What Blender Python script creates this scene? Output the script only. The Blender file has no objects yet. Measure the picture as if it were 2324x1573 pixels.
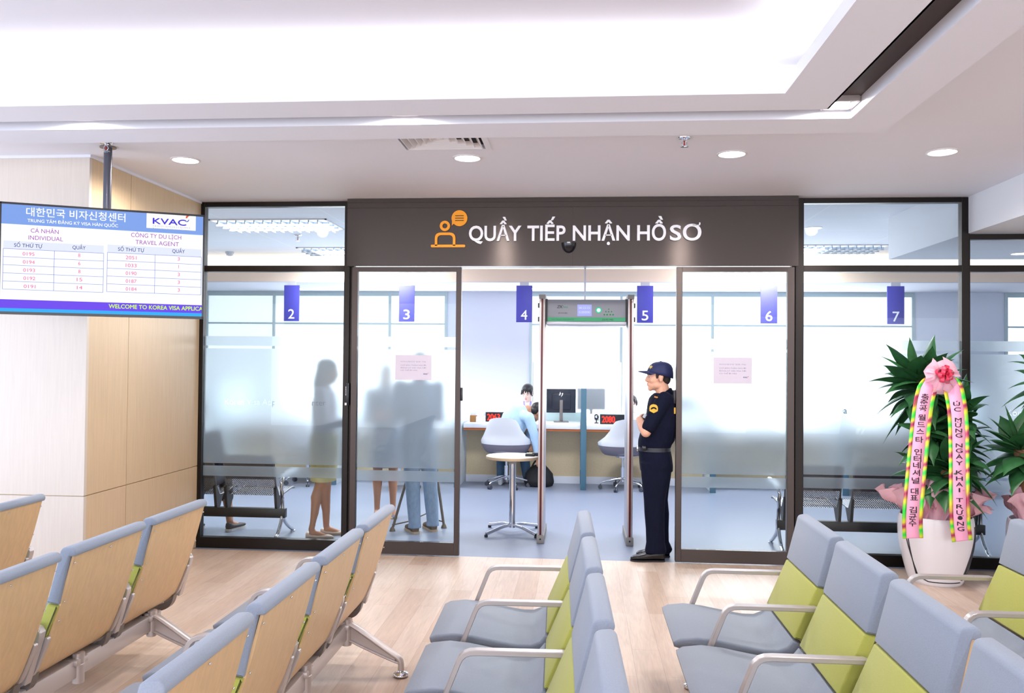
import bpy, bmesh, math, random
from mathutils import Vector, Matrix, Quaternion
random.seed(11)
PI = math.pi
SC = bpy.context.scene
COL = SC.collection

# ------------------------------------------------------------------ camera, world, lights, exposure
cam = bpy.data.cameras.new('camera'); cam.sensor_width = 36.0; cam.lens = 1903.0 / 2324.0 * 36.0
cam.clip_start = 0.05; cam.clip_end = 200
CAM_H = 1.62
R3 = ((0.99661, -0.00747, 0.08191), (0.08206, -0.01880, -0.99645), (0.00899, 0.99980, -0.01812))
def cam_axes():
    f, cx, cy = 1903.0, 1162.0, 786.5
    y = Vector(((1318 - cx) / f, -(822 - cy) / f, -1)).normalized()
    x = -Vector(((-22000 - cx) / f, -(613 - cy) / f, -1)); x = (x - y * x.dot(y)).normalized()
    z = x.cross(y)
    return Matrix((x, y, z))
CAM3 = cam_axes()
camo = bpy.data.objects.new('camera', cam); COL.objects.link(camo)
camo.matrix_world = Matrix.Translation((0, 0, CAM_H)) @ CAM3.to_4x4()
SC.camera = camo
def at(px, py, Y):
    """the point at depth Y that the photograph shows at pixel (px, py)"""
    d = CAM3 @ Vector(((px - 1162.0) / 1903.0, -(py - 786.5) / 1903.0, -1))
    return Vector((0, 0, CAM_H)) + d * (Y / d.y)

SC.view_settings.view_transform = 'Standard'
try: SC.view_settings.look = 'None'
except Exception: pass
SC.view_settings.gamma = 1.0
SC.view_settings.use_curve_mapping = False
SC.view_settings.exposure = 0.12
SC.cycles.max_bounces = 8; SC.cycles.diffuse_bounces = 4; SC.cycles.glossy_bounces = 4
SC.cycles.transmission_bounces = 8; SC.cycles.transparent_max_bounces = 14
SC.cycles.caustics_reflective = False; SC.cycles.caustics_refractive = False
SC.cycles.sample_clamp_indirect = 6.0; SC.cycles.blur_glossy = 0.5
SC.cycles.use_denoising = True

W = bpy.data.worlds.new('daylight'); SC.world = W; W.use_nodes = True
wn = W.node_tree.nodes['Background']; wn.inputs[0].default_value = (0.90, 0.94, 1.0, 1); wn.inputs[1].default_value = 1.05

def light(name, kind, loc, power, color=(1, 1, 1), rot=(0, 0, 0), size=None, size_y=None, spot=None, blend=0.4, radius=None):
    L = bpy.data.lights.new(name, kind); L.energy = power; L.color = color
    if kind == 'AREA':
        L.shape = 'RECTANGLE' if size_y else 'DISK'; L.size = size
        if size_y: L.size_y = size_y
    if spot: L.spot_size = spot; L.spot_blend = blend
    if radius is not None: L.shadow_soft_size = radius
    o = bpy.data.objects.new(name, L); COL.objects.link(o); o.location = loc; o.rotation_euler = rot
    return o

WARM = (1.0, 0.93, 0.86); COOL = (0.93, 0.96, 1.0)
# added fill lamp behind the camera; daylight from windows left of the hall
light('added_fill_back', 'AREA', (0.0, -5.5, 1.5), 560, (0.90, 0.93, 1.0), (PI / 2, 0, 0), 17.0, 2.9)
light('daylight_window_left', 'AREA', (-7.6, 1.5, 1.5), 250, (0.50, 0.71, 1.0), (PI / 2, 0, -PI / 2), 6.5, 2.5)
# LED strips on the ledge of the coffer, shining up on its ceiling
light('cove_light_far', 'AREA', (-2.9, 4.05, 2.975), 36, (1.0, 0.985, 0.96), (PI - 0.35, 0, 0), 7.6, 0.05)
light('cove_light_right', 'AREA', (1.02, 1.0, 2.975), 30, (1.0, 0.985, 0.96), (PI, 0.35, 0), 0.05, 6.0)
# recessed downlights
DOWN = [(-2.695, 5.49), (-0.763, 5.52), (0.963, 5.49), (2.276, 5.50)]
for (x, y) in DOWN:
    light('downlight_lamp', 'SPOT', (x, y, 2.955), 70, WARM, (0, 0, 0), spot=2.95, blend=0.5, radius=0.06)
# spots inside the ceiling slot
SLOT_SPOTS = [(-2.72, 4.29), (-0.94, 4.29), (1.285, 4.30), (1.285, 2.6), (1.285, 0.9)]
for (x, y) in SLOT_SPOTS:
    light('slot_spot_lamp', 'SPOT', (x, y, 2.93), 34, (1, 0.965, 0.93), (0, 0, 0), spot=3.06, blend=0.35, radius=0.035)
# the office beyond the glass: troffers, cove and daylight windows
light('office_troffer_light', 'AREA', (-3.3, 8.9, 3.07), 105, COOL, (0, 0, 0), 1.25, 0.6)
light('office_troffer_light', 'AREA', (0.0, 8.9, 3.07), 105, COOL, (0, 0, 0), 1.25, 0.6)
light('office_troffer_light', 'AREA', (2.4, 10.9, 3.07), 115, COOL, (0, 0, 0), 1.25, 0.6)
light('office_troffer_light', 'AREA', (-2.9, 10.9, 3.07), 105, COOL, (0, 0, 0), 1.25, 0.6)
light('office_window_light', 'AREA', (0.0, 12.70, 1.7), 120, (0.93, 0.97, 1.0), (-PI / 2, 0, 0), 9.0, 1.8)

# ------------------------------------------------------------------ materials
def lin(c):
    if isinstance(c, str):
        c = c.lstrip('#'); c = tuple(int(c[i:i + 2], 16) for i in (0, 2, 4))
    r = []
    for v in c:
        v = v / 255.0
        r.append(v / 12.92 if v <= 0.04045 else ((v + 0.055) / 1.055) ** 2.4)
    return (r[0], r[1], r[2], 1.0)
MATS = {}
def mat(name, c, rough=0.5, metal=0.0, emit=0.0, spec=None, noise=None, bump=None, coat=0.0, aniso=0.0, sheen=0.0):
    if name in MATS: return MATS[name]
    m = bpy.data.materials.new(name); m.use_nodes = True
    nt = m.node_tree; p = nt.nodes['Principled BSDF']
    p.inputs['Base Color'].default_value = lin(c); p.inputs['Roughness'].default_value = rough; p.inputs['Metallic'].default_value = metal
    if spec is not None: p.inputs['Specular IOR Level'].default_value = spec
    if coat: p.inputs['Coat Weight'].default_value = coat; p.inputs['Coat Roughness'].default_value = 0.1
    if sheen: p.inputs['Sheen Weight'].default_value = sheen
    if aniso:
        p.inputs['Anisotropic'].default_value = aniso; p.inputs['Anisotropic Rotation'].default_value = 0.25
        tg = nt.nodes.new('ShaderNodeTangent'); tg.direction_type = 'RADIAL'; tg.axis = 'Z'; nt.links.new(tg.outputs[0], p.inputs['Tangent'])
    if emit:
        p.inputs['Emission Color'].default_value = lin(c); p.inputs['Emission Strength'].default_value = emit
    tc = None
    if noise or bump:
        tc = nt.nodes.new('ShaderNodeTexCoord'); mp = nt.nodes.new('ShaderNodeMapping')
        nt.links.new(tc.outputs['Object'], mp.inputs[0])
    if noise:
        scale, amt, stretch = noise
        mp.inputs['Scale'].default_value = stretch
        n = nt.nodes.new('ShaderNodeTexNoise'); n.inputs['Scale'].default_value = scale; n.inputs['Detail'].default_value = 5
        nt.links.new(mp.outputs[0], n.inputs['Vector'])
        hsv = nt.nodes.new('ShaderNodeHueSaturation'); hsv.inputs['Color'].default_value = lin(c)
        mr = nt.nodes.new('ShaderNodeMapRange'); mr.inputs[1].default_value = 0.3; mr.inputs[2].default_value = 0.7
        mr.inputs[3].default_value = 1 - amt; mr.inputs[4].default_value = 1 + amt
        nt.links.new(n.outputs['Fac'], mr.inputs[0]); nt.links.new(mr.outputs[0], hsv.inputs['Value'])
        nt.links.new(hsv.outputs[0], p.inputs['Base Color'])
    if bump:
        scale, amt = bump
        n = nt.nodes.new('ShaderNodeTexNoise'); n.inputs['Scale'].default_value = scale; n.inputs['Detail'].default_value = 3
        nt.links.new(tc.outputs['Object'], n.inputs['Vector'])
        b = nt.nodes.new('ShaderNodeBump'); b.inputs['Strength'].default_value = amt; b.inputs['Distance'].default_value = 0.002
        nt.links.new(n.outputs['Fac'], b.inputs['Height']); nt.links.new(b.outputs[0], p.inputs['Normal'])
    MATS[name] = m
    return m

def clear_glass():
    m = bpy.data.materials.new('clear_glass'); m.use_nodes = True; nt = m.node_tree; nt.nodes.clear()
    out = nt.nodes.new('ShaderNodeOutputMaterial'); mix = nt.nodes.new('ShaderNodeMixShader')
    tr = nt.nodes.new('ShaderNodeBsdfTransparent'); tr.inputs[0].default_value = (0.955, 0.985, 0.985, 1)
    gl = nt.nodes.new('ShaderNodeBsdfGlossy'); gl.inputs['Roughness'].default_value = 0.01
    fr = nt.nodes.new('ShaderNodeFresnel'); fr.inputs[0].default_value = 1.27
    nt.links.new(fr.outputs[0], mix.inputs[0]); nt.links.new(tr.outputs[0], mix.inputs[1]); nt.links.new(gl.outputs[0], mix.inputs[2])
    nt.links.new(mix.outputs[0], out.inputs[0])
    return m
def frosted_film():
    m = bpy.data.materials.new('frosted_film'); m.use_nodes = True; nt = m.node_tree; nt.nodes.clear()
    out = nt.nodes.new('ShaderNodeOutputMaterial'); mix = nt.nodes.new('ShaderNodeMixShader')
    rf = nt.nodes.new('ShaderNodeBsdfRefraction'); rf.inputs['Roughness'].default_value = 0.30; rf.inputs['IOR'].default_value = 1.3
    rf.inputs[0].default_value = (0.93, 0.965, 0.99, 1)
    add = nt.nodes.new('ShaderNodeMixShader'); add.inputs[0].default_value = 0.5
    df = nt.nodes.new('ShaderNodeBsdfDiffuse'); df.inputs[0].default_value = (0.85, 0.91, 0.99, 1)
    tl = nt.nodes.new('ShaderNodeBsdfTranslucent'); tl.inputs[0].default_value = (0.93, 0.96, 1.0, 1)
    nt.links.new(df.outputs[0], add.inputs[1]); nt.links.new(tl.outputs[0], add.inputs[2])
    mix.inputs[0].default_value = 0.26
    nt.links.new(rf.outputs[0], mix.inputs[1]); nt.links.new(add.outputs[0], mix.inputs[2])
    nt.links.new(mix.outputs[0], out.inputs[0])
    return m
GLASS = clear_glass(); FILM = frosted_film()

def thin_sheet(name, c, t=0.5):
    m = bpy.data.materials.new(name); m.use_nodes = True; nt = m.node_tree; nt.nodes.clear()
    out = nt.nodes.new('ShaderNodeOutputMaterial'); mix = nt.nodes.new('ShaderNodeMixShader'); mix.inputs[0].default_value = t
    df = nt.nodes.new('ShaderNodeBsdfDiffuse'); tl = nt.nodes.new('ShaderNodeBsdfTranslucent'); df.inputs[0].default_value = lin(c); tl.inputs[0].default_value = lin(c)
    nt.links.new(df.outputs[0], mix.inputs[1]); nt.links.new(tl.outputs[0], mix.inputs[2]); nt.links.new(mix.outputs[0], out.inputs[0])
    return m

def plank_floor():
    m = bpy.data.materials.new('oak_vinyl_planks'); m.use_nodes = True; nt = m.node_tree; p = nt.nodes['Principled BSDF']
    tc = nt.nodes.new('ShaderNodeTexCoord'); mp = nt.nodes.new('ShaderNodeMapping'); mp.inputs['Rotation'].default_value = (0, 0, PI / 2)
    nt.links.new(tc.outputs['Object'], mp.inputs[0])
    br = nt.nodes.new('ShaderNodeTexBrick'); br.offset = 0.37; br.inputs['Scale'].default_value = 1.0
    br.inputs['Brick Width'].default_value = 1.1; br.inputs['Row Height'].default_value = 0.15; br.inputs['Mortar Size'].default_value = 0.0007
    br.inputs['Color1'].default_value = lin('#dec8b7'); br.inputs['Color2'].default_value = lin('#ceb39f'); br.inputs['Mortar'].default_value = lin('#a88c7a')
    nt.links.new(mp.outputs[0], br.inputs['Vector'])
    mp2 = nt.nodes.new('ShaderNodeMapping'); mp2.inputs['Scale'].default_value = (26, 2.2, 1); nt.links.new(tc.outputs['Object'], mp2.inputs[0])
    n = nt.nodes.new('ShaderNodeTexNoise'); n.inputs['Scale'].default_value = 2.0; n.inputs['Detail'].default_value = 7; n.inputs['Distortion'].default_value = 1.2
    nt.links.new(mp2.outputs[0], n.inputs['Vector'])
    n2 = nt.nodes.new('ShaderNodeTexNoise'); n2.inputs['Scale'].default_value = 1.6; n2.inputs['Detail'].default_value = 3
    mp3 = nt.nodes.new('ShaderNodeMapping'); mp3.inputs['Scale'].default_value = (3.0, 0.8, 1); nt.links.new(tc.outputs['Object'], mp3.inputs[0]); nt.links.new(mp3.outputs[0], n2.inputs['Vector'])
    ad = nt.nodes.new('ShaderNodeMath'); ad.operation = 'ADD'; nt.links.new(n.outputs['Fac'], ad.inputs[0]); nt.links.new(n2.outputs['Fac'], ad.inputs[1])
    mr = nt.nodes.new('ShaderNodeMapRange'); mr.inputs[1].default_value = 0.7; mr.inputs[2].default_value = 1.3; mr.inputs[3].default_value = 0.86; mr.inputs[4].default_value = 1.12
    nt.links.new(ad.outputs[0], mr.inputs[0])
    h = nt.nodes.new('ShaderNodeHueSaturation'); nt.links.new(br.outputs['Color'], h.inputs['Color']); nt.links.new(mr.outputs[0], h.inputs['Value'])
    nt.links.new(h.outputs[0], p.inputs['Base Color']); p.inputs['Roughness'].default_value = 0.36
    return m

def ceiling_tiles():
    m = bpy.data.materials.new('ceiling_tiles'); m.use_nodes = True; nt = m.node_tree; p = nt.nodes['Principled BSDF']
    tc = nt.nodes.new('ShaderNodeTexCoord'); br = nt.nodes.new('ShaderNodeTexBrick'); br.offset = 0.0
    mp = nt.nodes.new('ShaderNodeMapping'); mp.inputs['Location'].default_value = (0.13, 0.03, 0); nt.links.new(tc.outputs['Object'], mp.inputs[0])
    br.inputs['Scale'].default_value = 1.0; br.inputs['Brick Width'].default_value = 1.22; br.inputs['Row Height'].default_value = 0.68; br.inputs['Mortar Size'].default_value = 0.008
    br.inputs['Color1'].default_value = lin('#eef1f7'); br.inputs['Color2'].default_value = lin('#eaeef6'); br.inputs['Mortar'].default_value = lin('#f6f8fc')
    nt.links.new(mp.outputs[0], br.inputs['Vector']); nt.links.new(br.outputs['Color'], p.inputs['Base Color']); p.inputs['Roughness'].default_value = 0.8
    return m

def holo_border():
    m = bpy.data.materials.new('holographic_foil'); m.use_nodes = True; nt = m.node_tree; p = nt.nodes['Principled BSDF']
    tc = nt.nodes.new('ShaderNodeTexCoord'); mp = nt.nodes.new('ShaderNodeMapping'); mp.inputs['Scale'].default_value = (4, 4, 9); mp.inputs['Rotation'].default_value = (0, 0.7, 0)
    nt.links.new(tc.outputs['Object'], mp.inputs[0])
    w = nt.nodes.new('ShaderNodeTexWave'); w.bands_direction = 'Z'; w.inputs['Scale'].default_value = 0.26; w.inputs['Distortion'].default_value = 9; w.inputs['Detail'].default_value = 3
    nt.links.new(mp.outputs[0], w.inputs['Vector'])
    r = nt.nodes.new('ShaderNodeValToRGB'); e = r.color_ramp.elements
    e[0].position = 0.0; e[0].color = lin('#35e04a'); e[1].position = 1.0; e[1].color = lin('#b3325f')
    a = e.new(0.33); a.color = lin('#c8e63c'); b = e.new(0.66); b.color = lin('#ecd83a')
    nt.links.new(w.outputs['Fac'], r.inputs[0]); nt.links.new(r.outputs[0], p.inputs['Base Color'])
    p.inputs['Metallic'].default_value = 0.35; p.inputs['Roughness'].default_value = 0.25
    return m

# palette
fabric_grey = mat('grey_blue_fabric', '#8f99aa', 0.75, noise=(260, 0.06, (1, 1, 1)), bump=(420, 0.25), sheen=0.2)
fabric_green = mat('lime_fabric', '#b3b653', 0.75, noise=(260, 0.06, (1, 1, 1)), bump=(420, 0.25), sheen=0.2)
beech = mat('beech_veneer', '#dfba8c', 0.42, noise=(9, 0.06, (6, 6, 0.7)))
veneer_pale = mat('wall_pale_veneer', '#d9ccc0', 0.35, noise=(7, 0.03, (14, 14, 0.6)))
veneer = mat('wall_oak_veneer', '#d9bf9b', 0.33, noise=(7, 0.05, (14, 14, 0.6)))
alu = mat('satin_aluminium', '#c9c0be', 0.34, 0.5)
alu_dark = mat('grey_painted_metal', '#7f7875', 0.4, 0.5)
chrome = mat('chrome', '#dfe2e8', 0.08, 1.0)
bronze = mat('dark_brushed_frame', '#4f4745', 0.36, 0.85, aniso=0.75)
frame_blk = mat('black_brown_frame', '#2c2827', 0.34, 0.8, aniso=0.75)
header_m = mat('brushed_header', '#4a4341', 0.27, 0.9, aniso=0.85)
black_pl = mat('black_plastic', '#15161c', 0.4)
white_paint = mat('white_ceiling_paint', '#eeeef7', 0.75)
white_wall = mat('white_wall_paint', '#e9ebf2', 0.7)
grey_vinyl = mat('grey_vinyl', '#818a9f', 0.38, noise=(60, 0.03, (1, 1, 1)))
dark_brown = mat('dark_brown_paint', '#3a2a26', 0.6)
lamp_white = mat('lamp_diffuser', '#fffaf4', 0.4, emit=16.0)

# ------------------------------------------------------------------ mesh helpers
def newbm(): return bmesh.new()
def box(bm, c, s, rot=None, bev=0.0, seg=2):
    r = bmesh.ops.create_cube(bm, size=1.0)
    vs = r['verts']
    bmesh.ops.scale(bm, vec=s, verts=vs)
    if bev > 0:
        es = list({e for v in vs for e in v.link_edges})
        rb = bmesh.ops.bevel(bm, geom=es, offset=min(bev, min(s) * 0.49), segments=seg, profile=0.5, affect='EDGES')
        vs = list({v for f in rb['faces'] for v in f.verts} | {v for v in vs if v.is_valid})
        # gather the whole island
        st = [vs[0]]; seen = {vs[0]}
        while st:
            v = st.pop()
            for e in v.link_edges:
                o = e.other_vert(v)
                if o not in seen: seen.add(o); st.append(o)
        vs = list(seen)
    if rot is not None: bmesh.ops.rotate(bm, cent=(0, 0, 0), matrix=rot, verts=vs)
    bmesh.ops.translate(bm, vec=c, verts=vs)
    return vs
def box2(bm, a, b, bev=0.0, seg=2):
    a = Vector(a); b = Vector(b)
    return box(bm, (a + b) / 2, tuple(abs(v) for v in (b - a)), bev=bev, seg=seg)
def frame_at(d, up=Vector((0, 0, 1))):
    d = d.normalized()
    if abs(d.dot(up)) > 0.98: up = Vector((1, 0, 0)) if abs(d.x) < 0.9 else Vector((0, 1, 0))
    s = d.cross(up).normalized(); u = s.cross(d).normalized()
    return s, u
def loft(bm, rings, cap=True, closed_ring=True):
    vr = [[bm.verts.new(p) for p in r] for r in rings]
    n = len(vr[0])
    for a, b in zip(vr, vr[1:]):
        for i in range(n if closed_ring else n - 1):
            j = (i + 1) % n
            try: bm.faces.new((a[i], a[j], b[j], b[i]))
            except ValueError: pass
    if cap and closed_ring:
        bm.faces.new(list(reversed(vr[0]))); bm.faces.new(vr[-1])
    return vr
def tube(bm, pts, rad, seg=10, cap=True, up=Vector((0, 0, 1)), closed=False):
    """round or elliptic tube along pts; rad is a number, a list, or a list of (side, up) pairs"""
    pts = [Vector(p) for p in pts]; n = len(pts); rings = []
    ps = None
    for i, p in enumerate(pts):
        if closed: d = pts[(i + 1) % n] - pts[i - 1]
        else: d = pts[min(i + 1, n - 1)] - pts[max(i - 1, 0)]
        if d.length < 1e-9: d = Vector((0, 0, 1))
        s, u = frame_at(d, up)
        if ps is not None and s.dot(ps) < 0: s, u = -s, -u
        ps = s
        r = rad if not isinstance(rad, (list, tuple)) else rad[i]
        ra, rb = (r, r) if not isinstance(r, (list, tuple)) else r
        rings.append([p + s * (ra * math.cos(2 * PI * k / seg)) + u * (rb * math.sin(2 * PI * k / seg)) for k in range(seg)])
    if closed:
        rings.append(rings[0][:])
        vr = [[bm.verts.new(q) for q in r] for r in rings[:-1]]; vr.append(vr[0])
        for a, b in zip(vr, vr[1:]):
            for i in range(seg):
                j = (i + 1) % seg
                bm.faces.new((a[i], a[j], b[j], b[i]))
        return
    loft(bm, rings, cap)
def bar(bm, pts, w, h, up=Vector((0, 0, 1)), bev=0.0):
    """rectangular bar along pts: w across, h along the 'up' side"""
    pts = [Vector(p) for p in pts]; n = len(pts); rings = []; ps = None
    for i, p in enumerate(pts):
        d = (pts[min(i + 1, n - 1)] - p).normalized() + (p - pts[max(i - 1, 0)]).normalized()
        s, u = frame_at(d, up)
        if ps is not None and s.dot(ps) < 0: s, u = -s, -u
        ps = s
        b = bev
        if b > 0:
            q = [(-w + b, -h), (w - b, -h), (w, -h + b), (w, h - b), (w - b, h), (-w + b, h), (-w, h - b), (-w, -h + b)]
            q = [(x if abs(x) < w else math.copysign(w, x), y) for x, y in q]
            q = [((2 * x if False else x), y) for x, y in q]
        else: q = [(-w, -h), (w, -h), (w, h), (-w, h)]
        rings.append([p + s * (x * 0.5) + u * (y * 0.5) for x, y in q])
    loft(bm, rings)
def prism(bm, poly, axis, a, b):
    """extrude a 2D polygon along an axis from a to b. axis 'y': poly is (x,z); 'x': (y,z); 'z': (x,y)"""
    def P(u, v, t): return {'y': (u, t, v), 'x': (t, u, v), 'z': (u, v, t)}[axis]
    loft(bm, [[Vector(P(u, v, a)) for u, v in poly], [Vector(P(u, v, b)) for u, v in poly]])
def lathe(bm, prof, c=(0, 0, 0), seg=28, cap=True):
    c = Vector(c)
    rings = [[c + Vector((r * math.cos(2 * PI * k / seg), r * math.sin(2 * PI * k / seg), z)) for k in range(seg)] for r, z in prof]
    loft(bm, rings, cap)
def ball(bm, c, r, u=12, v=8, rot=None):
    if not isinstance(r, (tuple, list)): r = (r, r, r)
    g = bmesh.ops.create_uvsphere(bm, u_segments=u, v_segments=v, radius=1.0)['verts']
    bmesh.ops.scale(bm, vec=r, verts=g)
    if rot is not None: bmesh.ops.rotate(bm, cent=(0, 0, 0), matrix=rot, verts=g)
    bmesh.ops.translate(bm, vec=c, verts=g)
def quad(bm, a, b, c, d):
    bm.faces.new([bm.verts.new(p) for p in (a, b, c, d)])
def smoothpts(pts, it=2):
    pts = [Vector(p) for p in pts]
    for _ in range(it):
        q = [pts[0]]
        for a, b in zip(pts, pts[1:]):
            q += [a * 0.75 + b * 0.25, a * 0.25 + b * 0.75]
        q.append(pts[-1]); pts = q
    return pts
def arcpts(c, r, a0, a1, n, plane='xz', t=0.0):
    o = []
    for i in range(n + 1):
        a = a0 + (a1 - a0) * i / n
        u, v = c[0] + r * math.cos(a), c[1] + r * math.sin(a)
        o.append({'xz': Vector((u, t, v)), 'xy': Vector((u, v, t)), 'yz': Vector((t, u, v))}[plane])
    return o
def finish(me, m, smooth):
    if m is not None: me.materials.append(m)
    if smooth:
        me.polygons.foreach_set('use_smooth', [True] * len(me.polygons))
        if smooth is not True: me.set_sharp_from_angle(angle=math.radians(smooth))
    me.update()
def obj(name, bm, m, parent=None, smooth=40, loc=None):
    me = bpy.data.meshes.new(name)
    bmesh.ops.recalc_face_normals(bm, faces=bm.faces)
    bm.to_mesh(me); bm.free()
    finish(me, m, smooth)
    o = bpy.data.objects.new(name, me); COL.objects.link(o)
    if parent is not None: o.parent = parent
    if loc is not None: o.location = loc
    return o
def tag(o, label=None, cat=None, group=None, kind=None):
    if label: o['label'] = label
    if cat: o['category'] = cat
    if group: o['group'] = group
    if kind: o['kind'] = kind
    return o
def thing(name, label, cat, loc=(0, 0, 0), rotz=0.0, group=None):
    o = bpy.data.objects.new(name, None); o.empty_display_size = 0.1; COL.objects.link(o)
    o.location = loc; o.rotation_euler = (0, 0, rotz)
    return tag(o, label, cat, group)
def struct(name, bm, m, parent=None, smooth=False):
    o = obj(name, bm, m, parent, smooth)
    if parent is None: o['kind'] = 'structure'
    return o
KIDS = {}
def copy_tree(o, parent=None, loc=None, rotz=None, label=None, group=None):
    c = o.copy(); COL.objects.link(c)
    if parent is not None: c.parent = parent
    if loc is not None: c.location = loc
    if rotz is not None: c.rotation_euler = (0, 0, rotz)
    if label: c['label'] = label
    if group: c['group'] = group
    for ch in list(o.children): copy_tree(ch, c)
    return c
def evaluated_mesh(me, mods, name):
    """mesh data after the given modifiers"""
    t = bpy.data.objects.new('temporary', me); COL.objects.link(t)
    for typ, kw in mods:
        md = t.modifiers.new(typ, typ)
        for k, v in kw.items(): setattr(md, k, v)
    dg = bpy.context.evaluated_depsgraph_get(); dg.update()
    r = bpy.data.meshes.new_from_object(t.evaluated_get(dg)); r.name = name
    bpy.data.objects.remove(t)
    return r
def fused(name, bm, m, parent=None, voxel=0.008, smooth_it=6, factor=0.5, loc=None):
    """one continuous skin grown over overlapping volumes"""
    me = bpy.data.meshes.new(name); bmesh.ops.recalc_face_normals(bm, faces=bm.faces); bm.to_mesh(me); bm.free()
    r = evaluated_mesh(me, [('REMESH', dict(mode='VOXEL', voxel_size=voxel)), ('SMOOTH', dict(iterations=smooth_it, factor=factor))], name)
    bpy.data.meshes.remove(me)
    finish(r, m, True)
    o = bpy.data.objects.new(name, r); COL.objects.link(o)
    if parent is not None: o.parent = parent
    if loc is not None: o.location = loc
    return o
TXT = {}
def textmesh(s, bold=0.0, extrude=0.0):
    k = (s, bold, extrude)
    if k not in TXT:
        cu = bpy.data.curves.new('temporary', 'FONT'); cu.body = s; cu.size = 1.0; cu.offset = bold; cu.extrude = extrude; cu.resolution_u = 4
        o = bpy.data.objects.new('temporary', cu); COL.objects.link(o)
        dg = bpy.context.evaluated_depsgraph_get(); dg.update()
        TXT[k] = bpy.data.meshes.new_from_object(o.evaluated_get(dg))
        bpy.data.objects.remove(o); bpy.data.curves.remove(cu)
    return TXT[k]
def text(bm, s, org, cap, width=None, xdir=(1, 0, 0), zdir=(0, 0, 1), bold=0.0, depth=0.0, align='l', shear=0.0):
    """lettering with its baseline start (or centre) at org, cap height cap, squeezed to width if given"""
    me = textmesh(s, bold if depth else 0.0, 0.5 if depth else 0.0)
    X = Vector(xdir); Z = Vector(zdir); N = X.cross(Z)   # towards the reader is -N for text facing -Y: X x Z = -Y
    k = cap / 0.727
    xs = [v.co.x for v in me.vertices]
    if not xs: return
    x0, x1 = min(xs), max(xs)
    kx = k if not width else width / max(x1 - x0, 1e-6)
    off = -x0 * kx if align == 'l' else -(x0 + x1) / 2 * kx if align == 'c' else -x1 * kx
    org = Vector(org)
    e = bold * k * 0.8
    for sx, sz, sn in ([(0, 0, 0)] if depth or not bold else [(-e, 0, 0), (e, 0, 0.0002), (0, e, 0.0004), (0, -e, 0.0006)]):     # heavier strokes: the outline set again beside itself
        vs = [bm.verts.new(org + X * (v.co.x * kx + off + v.co.y * k * shear + sx) + Z * (v.co.y * k + sz) + N * ((v.co.z + (0.5 if depth else 0)) * depth + sn)) for v in me.vertices]
        for p in me.polygons:
            try: bm.faces.new([vs[i] for i in p.vertices])
            except ValueError: pass
# ------------------------------------------------------------------ the setting
CEIL = 2.975; RING = 2.88; WALL = 6.98
b = newbm(); box2(b, (-9, -7, -0.1), (9, 6.93, 0)); struct('floor', b, plank_floor())
b = newbm(); box2(b, (-9, 6.93, -0.1), (9, 19, 0)); struct('floor', b, grey_vinyl)
# main ceiling, dropped ring with its light slot, raised coffer
b = newbm()
box2(b, (-9, 4.675, CEIL), (-1.14, 7.06, CEIL + 0.1)); box2(b, (-0.59, 4.675, CEIL), (3.09, 7.06, CEIL + 0.1))   # opening for the air vent
box2(b, (-1.14, 4.675, CEIL), (-0.59, 4.745, CEIL + 0.1)); box2(b, (-1.14, 5.295, CEIL), (-0.59, 7.06, CEIL + 0.1))
box2(b, (1.625, -7, CEIL), (3.09, 4.675, CEIL + 0.1))
box2(b, (-9, 4.395, RING), (1.625, 4.675, CEIL + 0.05))          # outer band of the ring
box2(b, (1.367, -7, RING), (1.625, 4.395, CEIL + 0.05))
box2(b, (-9, 3.973, RING), (1.21, 4.225, RING + 0.02))           # inner band
box2(b, (0.94, -7, RING), (1.21, 3.973, RING + 0.02))
box2(b, (-9, 3.973, RING + 0.02), (0.952, 3.985, 2.944))         # upstand in front of the LED strip
box2(b, (0.94, -7, RING + 0.02), (0.952, 3.973, 2.944))
box2(b, (-9, 4.225, RING), (1.21, 4.235, 2.96)); box2(b, (1.20, -7, RING), (1.21, 4.225, 2.96))
box2(b, (-9, 4.395, CEIL), (1.5, 4.45, 3.2)); box2(b, (1.44, -7, CEIL), (1.5, 4.45, 3.2))
box2(b, (-9, -7, 3.16), (1.5, 4.45, 3.22))                       # ceiling of the coffer
struct('ceiling', b, white_paint)
b = newbm(); box2(b, (-9, 4.235, 2.945), (1.367, 4.395, 2.96)); box2(b, (1.21, -7, 2.945), (1.367, 4.235, 2.96))
struct('trim_1', b, dark_brown)                                  # the brown lining of the slot
b = newbm(); box2(b, (3.09, -7, 2.68), (9, 6.98, CEIL + 0.1)); struct('ceiling', b, white_wall)      # lowered ceiling on the right
b = newbm(); box2(b, (3.08, 7.05, 2.68), (9, 8.7, 3.1)); struct('ceiling', b, white_wall)
b = newbm(); box2(b, (-9, 7.06, 3.1), (9, 11.62, 3.2)); struct('ceiling', b, ceiling_tiles())
b = newbm(); box2(b, (-9, 11.3, 2.69), (9, 19, 2.70)); struct('ceiling', b, mat('office_ceiling', '#c9cad6', 0.8))
# bulkhead over the counters: beige fascia with a lit recess above
b = newbm(); box2(b, (-9, 11.3, 2.70), (9, 11.34, 2.875)); struct('trim_2', b, mat('fascia_beige', '#ecd3bf', 0.7))
b = newbm(); box2(b, (-9, 11.6, 2.70), (9, 11.64, 3.1)); struct('trim_3', b, mat('cove_glow', '#fff4e2', 0.7, emit=1.3))
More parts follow.
